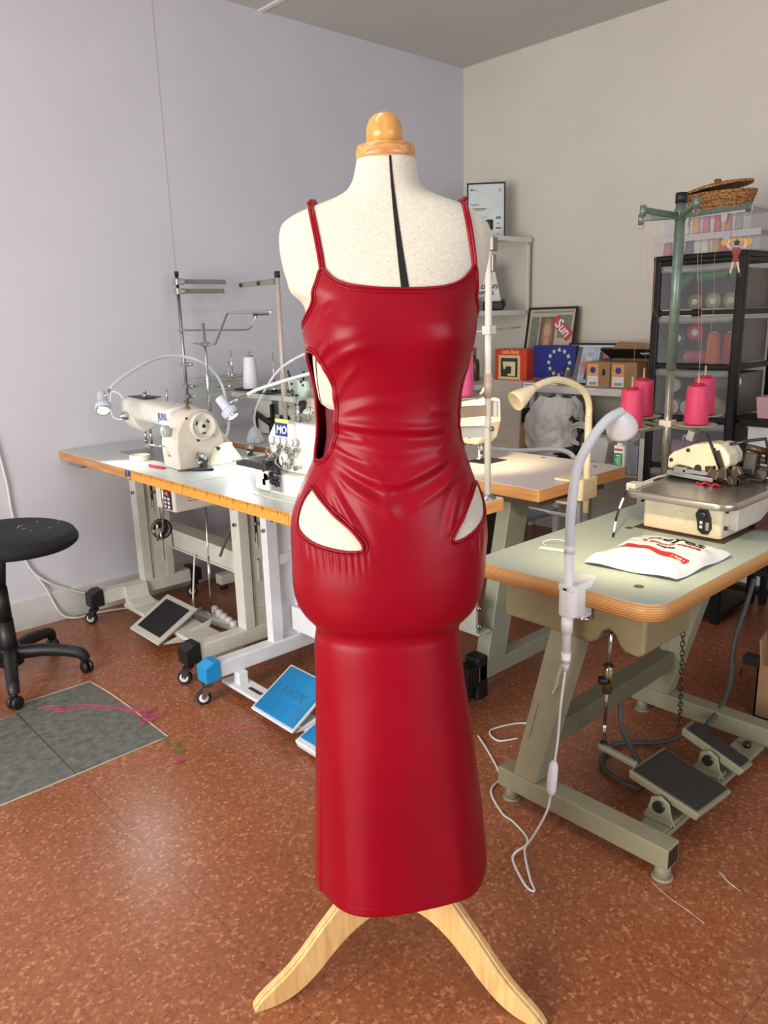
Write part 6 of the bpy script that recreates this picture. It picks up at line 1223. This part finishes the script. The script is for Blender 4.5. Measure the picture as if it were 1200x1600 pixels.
W(MB().lathe([(0, 0), (.035, 0), (.037, .01), (.037, .10), (.033, .13), (.014, .145), (.013, .165), (0, .165)], (3.95, 3.41, .986)), 'glass', mat('brown_glass', (110, 72, 52), .1, trans=.4), o); W(MB().lathe([(0, 0), (.014, 0), (.016, .05), (0, .05)], (3.95, 3.41, 1.146)), 'cork', mat('cork', (146, 100, 66), .8), o)
t, m, slab, pl, w, h, xd, ud, n = picture('framed_newspaper', 'large black framed newspaper page with red banner leaning on the right wall', (4.10, 3.14, BZ), (4.10, 2.775, BZ), (.085, 0, .45), 'picture', (.012, .014))
W(m, 'page', mat('newsprint', (182, 172, 152), .6, var=.1, scale=20), t)
e = MB(); slab(e, .03, .335, .425, .432, .006, .0066); slab(e, .03, .09, .10, .40, .006, .0066); slab(e, .235, .33, .27, .41, .006, .0066); W(e, 'text_columns', mat('newsprint_grey', (120, 124, 116), .6, var=.3, scale=90), t)
e = MB(); slab(e, .10, .215, .03, .40, .0066, .0072); W(e, 'photo_backdrop', mat('photo_taupe', (104, 94, 84), .5, var=.2, scale=12), t)
def flat(t, pl, name, pts, mt_, d=.0072, th_=.0006):
    m = MB(); k = len(pts); vs = [pl(u, v, d) for u, v in pts]+[pl(u, v, d+th_) for u, v in pts]
    m.add(vs, [list(range(k))[::-1], list(range(k, 2*k))]+[(i, (i+1) % k, k+(i+1) % k, k+i) for i in range(k)]); return W(m, name, mt_, t)
M_sk, M_hair = mat('print_skin', (196, 156, 128), .6, var=.08), mat('print_hair', (160, 124, 92), .6, var=.15, scale=60)
def ell(cu, cv, a, b_, k=18): return [(cu+a*math.cos(q), cv+b_*math.sin(q)) for q in np.linspace(0, 2*PI, k+1)[:-1]]
flat(t, pl, 'printed_hair', [(.125, .24), (.12, .32), (.135, .375), (.16, .39), (.185, .375), (.198, .32), (.195, .24)], M_hair)
flat(t, pl, 'printed_figure', [(.075, .03), (.085, .16), (.12, .215), (.145, .24), (.145, .27), (.175, .27), (.175, .24), (.205, .215), (.215, .12), (.215, .03)], M_sk, .0079)
flat(t, pl, 'printed_face', ell(.16, .315, .024, .042), M_sk, .0086)
flat(t, pl, 'printed_top', [(.095, .03), (.105, .14), (.145, .20), (.16, .13), (.18, .20), (.2, .14), (.205, .03)], mat('print_top', (184, 160, 140), .6, var=.1), .0086)
rot = math.radians(-42); cu, cv = .27, .33
flat(t, pl, 'red_banner', [(cu+math.cos(rot)*x-math.sin(rot)*y, cv+math.sin(rot)*x+math.cos(rot)*y) for x, y in ((-.085, -.034), (.085, -.034), (.085, .034), (-.085, .034))], mat('banner_red', (186, 70, 68), .6), .0079)
rx = xd*math.cos(rot)+ud*math.sin(rot); WT('banner_word', 'Sun', .085, M_paper, t, frame_m(pl(cu, cv, .0088), rx, n.cross(rx)), bold=.002, shear=.15)
flat(t, pl, 'small_photo', [(.235, .10), (.335, .10), (.335, .20), (.235, .20)], mat('print_dark_photo', (96, 76, 70), .6, var=.3, scale=30)); flat(t, pl, 'printed_face', ell(.285, .155, .026, .02), M_sk, .0079)
eu = thing('flag_box', 'deep blue box with a ring of pale stars on the white bench', 'box', (4.04, 2.82, BZ))
W(MB().bb(4.02, 4.09, 2.685, 2.985, BZ, BZ+.225), 'carton', mat('flag_blue', (36, 48, 132), .45), eu, bev=.002)
def star(cy, cz, r): return [(cy+(r if i % 2 == 0 else r*.42)*math.sin(i*PI/5), cz+(r if i % 2 == 0 else r*.42)*math.cos(i*PI/5)) for i in range(10)]
for i in range(12): a = i*PI/6; W(MB().prism(star(2.795+.075*math.sin(a), BZ+.125+.075*math.cos(a), .0165), 4.0185, 4.0205, 'x'), 'star', mat('pale_yellow_star', (222, 222, 150), .5, var=0), eu)
t = thing('magazine', 'red and white magazine at the foot of the blue flag box', 'magazine', (3.95, 2.86, BZ)); W(MB().box((3.95, 2.86, BZ+.016), (.12, .28, .010), (0, 0, .05)), 'cover', mat('red_white_cover', (206, 96, 96), .4, var=.4, scale=25), t); W(MB().box((3.95, 2.86, BZ+.0055), (.125, .285, .009), (0, 0, .03)), 'pages', M_paper, t)
o = MB().grid(lambda u, v: (3.90+.10*v, 2.98-.28*u, BZ+.024+.018*math.sin(PI*u)*math.sin(PI*v)+.005*math.sin(u*19+v*7)), 22, 10).build('plastic_packet', mat('crinkled_clear_film', (150, 132, 136), .2, alpha=.55), solid=.001); tag(o, 'crinkled see-through packet lying on the red magazine', 'packet')
t, m, slab, pl, w, h, xd, ud, n = picture('framed_photos', 'black framed trio of people snapshots leaning behind the cardboard boxes', (4.00, 2.755, BZ), (4.0, 2.43, BZ), (.075, 0, .235), 'picture', (.010, .014))
W(m, 'mount', mat('photo_mount', (206, 206, 204), .4), t)
for u0, u1, bgc in ((.015, .10, (112, 108, 106)), (.105, .215, (168, 188, 206)), (.22, .31, (70, 74, 82))): flat(t, pl, 'snapshot', [(u0, .015), (u1, .015), (u1, .225), (u0, .225)], mat('snap_%d' % bgc[0], bgc, .5, var=.25, scale=20), .0062)
for cu, top, base, ct, cb in ((.055, .205, .04, (186, 70, 76), (60, 62, 66)), (.155, .20, .03, (206, 196, 196), (52, 52, 66)), (.125, .15, .06, (200, 120, 140), (186, 150, 150)), (.265, .215, .12, (196, 90, 100), (80, 60, 60))):
    hh2 = top-base; flat(t, pl, 'printed_person', [(cu-.012, base), (cu-.014, base+hh2*.45), (cu+.014, base+hh2*.45), (cu+.012, base)], mat('snapb_%d' % cb[2], cb, .6), .0069)
    flat(t, pl, 'printed_person', [(cu-.018, base+hh2*.42), (cu-.022, base+hh2*.80), (cu+.022, base+hh2*.80), (cu+.018, base+hh2*.42)], mat('snapt_%d' % ct[1], ct, .6), .0076); flat(t, pl, 'printed_face', ell(cu, base+hh2*.9, .009, .012), M_sk, .0076)
def labelled(name, label, x0, x1, y0, y1, z0, z1, lab, mt_=None):
    t = thing(name, label, 'box', ((x0+x1)/2, (y0+y1)/2, z0)); W(MB().bb(x0, x1, y0, y1, z0, z1), 'carton', mt_ or M_card, t, bev=.002)
    ym, hw_, hz = lab; y_ = y1-.012-hw_; zt_ = z1-.012
    W(MB().bb(x0-.0012, x0, y_-hw_, y_+hw_, (z0+zt_)/2, zt_), 'orange_label', mat(ym, (222, 160, 100) if ym == 'orange_label' else (206, 200, 110), .5), t)
    W(MB().bb(x0-.0012, x0, y_-hw_, y_+hw_, z0+.010, (z0+zt_)/2-.001), 'barcode_label', M_paper, t)
    W(MB().cyl((x0-.0012, y_, (z0+zt_)/2+hz), (x0-.0022, y_, (z0+zt_)/2+hz), hw_*.5, seg=20), 'blue_dot', mat('label_dot', (56, 60, 140), .5, var=0), t)
    e = MB()
    for k in range(9): e.bb(x0-.002, x0-.0012, y_-hw_*.7+k*hw_*.155, y_-hw_*.7+k*hw_*.155+hw_*(.05+.04*(k % 2)), z0+.016, z0+.032)
    W(e, 'barcode', M_ink, t); return t
t = labelled('cardboard_box', 'left of the two small cartons with orange labels on the bench', 3.885, 3.99, 2.365, 2.52, BZ, BZ+.145, ('orange_label', .036, .032)); W(MB().bb(3.884, 3.8855, 2.395, 2.412, BZ+.07, BZ+.105), 'hand_hole', M_black, t)
labelled('cardboard_box', 'right of the two small cartons with orange labels, beside the drawer tower', 3.885, 3.99, 2.20, 2.36, BZ, BZ+.145, ('orange_label', .036, .032))
t = thing('cardboard_box', 'larger open carton with raised flaps behind the two labelled cartons', 'box', (4.1, 2.3, BZ))
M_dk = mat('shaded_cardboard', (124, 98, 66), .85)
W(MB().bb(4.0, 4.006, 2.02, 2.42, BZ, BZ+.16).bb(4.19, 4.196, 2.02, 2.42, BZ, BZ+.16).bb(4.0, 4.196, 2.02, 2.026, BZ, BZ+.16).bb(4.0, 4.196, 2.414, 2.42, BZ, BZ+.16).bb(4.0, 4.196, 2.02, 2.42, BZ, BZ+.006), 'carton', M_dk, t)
W(MB().box((3.95, 2.27, BZ+.185), (.14, .33, .004), (0, .45, 0)), 'flap', mat('black_lid_flap', (24, 22, 22), .6), t); W(MB().box((4.02, 2.25, BZ+.215), (.10, .34, .004), (.06, -.5, 0)), 'flap', M_card, t); W(MB().box((3.96, 2.14, BZ+.185), (.10, .14, .003), (0, .2, .3)), 'paper_sheet', M_paper, t)
# lower shelf
LZ = .5505
o = MB().prism([(3.14, LZ), (3.12, .72), (3.03, .83), (2.98, .80), (2.96, LZ)], 3.80, 4.05, 'x').build('green_bag', mat('dark_green_cloth', (34, 60, 46), .8, var=.2), bev=.02); tag(o, 'dark green cloth bag on the lower bench shelf left of the white sack', 'bag')
t = labelled('cardboard_box', 'carton with yellow label on the lower shelf against the white sack', 3.78, 3.90, 2.86, 3.02, LZ, LZ+.20, ('yellow_label', .032, .05))
from mathutils import noise
def sackf(u, v):
    a = 2*PI*u; k = (.30+.70*math.sin(PI*min(1, .14+v*.80))**.65); d = .022*noise.noise((math.cos(a)*1.6, math.sin(a)*1.6, v*3))+.016*abs(noise.noise((math.cos(a)*4, math.sin(a)*4, v*5+3)))-.010*abs(noise.noise((math.cos(a)*9, math.sin(a)*9, v*7+8)))
    return (3.88+(.16*k+d)*math.cos(a), 2.71+(.185*k+d)*math.sin(a), LZ+.004+.37*v+.02*noise.noise((math.cos(a)*2, math.sin(a)*2, 7))*v)
o = MB().grid(sackf, 90, 44, closed=True).build('plastic_sack', mat('wrinkled_white_plastic', (232, 230, 228), .28, bump=.4, bscale=30)); tag(o, 'bulging white plastic sack on the lower bench shelf', 'bag')
r = random.Random(31)
def tangle(name, label, c, sx, sy, sz, n_, rad, mt_, cat, seg=26, kindd=None):
    m = MB(); r_ = random.Random(sum(map(ord, label)))
    for i in range(n_): m.tube([(c[0]+r_.gauss(0, .5)*sx, c[1]+r_.gauss(0, .5)*sy, max(c[2]+.001, c[2]+abs(r_.gauss(0, .45))*sz)) for k in range(6)], rad, 6, n=5)
    o = m.build(name, mt_); return tag(o, label, cat)
tangle('cable_heap', 'heap of black cables on the lower bench shelf right of the white sack', (3.82, 2.38, LZ+.02), .12, .30, .17, 16, .0065, M_black, 'cables')
o = MB().rbox((3.86, 2.45, LZ+.05), (.2, .38, .10), .05, 5).build('black_bag', M_black, bev=.03); tag(o, 'flat black bag under the cable heap on the lower shelf', 'bag')
m = MB()
for k in range(9): m.tube([(3.70+.012*math.cos(t+k), 2.42+(.058+.004*(k % 3))*math.cos(t), .735+.006*(k % 4)+(.050+.003*(k % 4))*math.sin(t)) for t in np.linspace(0, 2*PI, 25)[:-1]], .004, 6, closed=True)
o = m.build('cable_coil', M_cable); tag(o, 'coil of white cord resting against the black cables', 'cable')
t = thing('power_adapter', 'white blocky adapter left of the glue bottle on the lower shelf', 'adapter', (3.72, 2.3, .65)); W(MB().prism([(2.36, .72), (2.36, .67), (2.32, .61), (2.24, .60), (2.22, .72), (2.24, .745), (2.34, .745)], 3.66, 3.76, 'x'), 'housing', M_white, t, bev=.006); W(MB().bb(3.66, 3.76, 2.23, 2.35, LZ, .602), 'foot', M_cream, t)
t = thing('parts_bag', 'clear bag of blue and white bits hanging by the white bench post', 'bag', (3.72, 2.09, .6)); W(MB().grid(lambda u, v: (3.70+.02*math.sin(u*7+v*4)-.03*math.sin(PI*u), 2.16-.11*u, LZ+.01+.24*v), 14, 14), 'film', clear_mat('hazy_film', (200, 206, 214), .45), t, solid=.002)
e = MB()
for k in range(7): e.bb(3.70, 3.715, 2.07+.004*(k % 2), 2.145, .57+.028*k, .585+.028*k)
W(e, 'contents', mat('pale_blue_bits', (150, 176, 214), .5), t)
t = thing('angle_post', 'white angle-iron post with bolt between middle table and drawer tower', 'post', (3.68, 2.03, 0)); W(MB().bb(3.665, 3.669, 2.005, 2.045, 0, .76).bb(3.665, 3.70, 2.041, 2.045, 0, .76), 'angle', M_sh, t); W(MB().bb(3.668, 3.86, 2.02, 2.05, .70, .73), 'brace', M_sh, t); W(MB().cyl((3.665, 2.055, .735), (3.655, 2.055, .735), .014, seg=14), 'bolt', M_steel, t)
o = MB().box((3.35, 2.68, .53), (.012, .20, 1.05), (0, .06, 0)).build('board', mat('warm_grey_board', (168, 156, 144), .6)); tag(o, 'warm grey board standing behind the cream pole under the bench edge', 'board')

# ================================================================ thread scraps on the floor
def scrap(label, pts, n_, spread, mt_, rad=.0005, cat='thread scrap'):
    m = MB(); r_ = random.Random(sum(map(ord, label)))
    for i in range(n_): m.tube([(p[0]+r_.gauss(0, spread), p[1]+r_.gauss(0, spread), .003+abs(r_.gauss(0, .002))) for p in pts], rad, 4, n=4)
    o = m.build('thread_scrap', mt_); return tag(o, label, cat, None)
pk = mat('pink_scrap_thread', (190, 86, 112), .7); 
scrap('long pink thread tangle trailing across the grey floor patch', [(.84, 2.87), (.90, 2.82), (.87, 2.80), (.95, 2.78), (1.02, 2.70), (1.06, 2.63), (1.09, 2.58)], 9, .010, pk)
scrap('bright pink thread clump at the right edge of the grey floor patch', [(1.07, 2.60), (1.12, 2.56), (1.08, 2.53), (1.13, 2.50), (1.07, 2.49), (1.11, 2.55)], 14, .016, pk)
scrap('green thread curl beyond the corner of the grey floor patch', [(1.07, 2.32), (1.05, 2.28), (1.09, 2.26), (1.05, 2.24), (1.07, 2.20), (1.05, 2.22)], 5, .006, mat('green_scrap_thread', (60, 120, 60), .7))
scrap('tiny knot of pink thread below the green curl', [(1.03, 2.17), (1.045, 2.16), (1.02, 2.155), (1.04, 2.175)], 10, .007, pk)
scrap('pink thread strand lying between the castor and the stool', [(1.20, 2.86), (1.24, 2.76), (1.27, 2.70), (1.31, 2.62), (1.36, 2.62)], 3, .004, pk)
scrap('pink thread curl on the floor in front of the black castor', [(1.26, 2.55), (1.29, 2.53), (1.27, 2.50), (1.25, 2.53)], 3, .005, pk)
scrap('faint pink threads on the floor in front of the blue pedal', [(1.24, 2.24), (1.28, 2.20), (1.34, 2.17), (1.36, 2.12)], 4, .008, pk, .0005)
scrap('pink thread heap on the floor under the mint-topped table', [(2.36, 1.45), (2.42, 1.42), (2.38, 1.39), (2.46, 1.38), (2.40, 1.44)], 14, .022, pk)
scrap('single white thread on the floor in front of the right table foot', [(1.60, .80), (1.585, .74), (1.58, .69), (1.565, .64)], 1, .002, M_paper)
scrap('faint white thread on the floor right of the front table foot', [(1.76, .70), (1.74, .66), (1.73, .63)], 2, .003, M_paper, .0005)
scrap('tiny green snippet on the floor by the blue pedal corner', [(1.30, 1.97), (1.31, 1.96), (1.30, 1.95)], 6, .004, mat('green_scrap_thread', (60, 120, 60), .7))
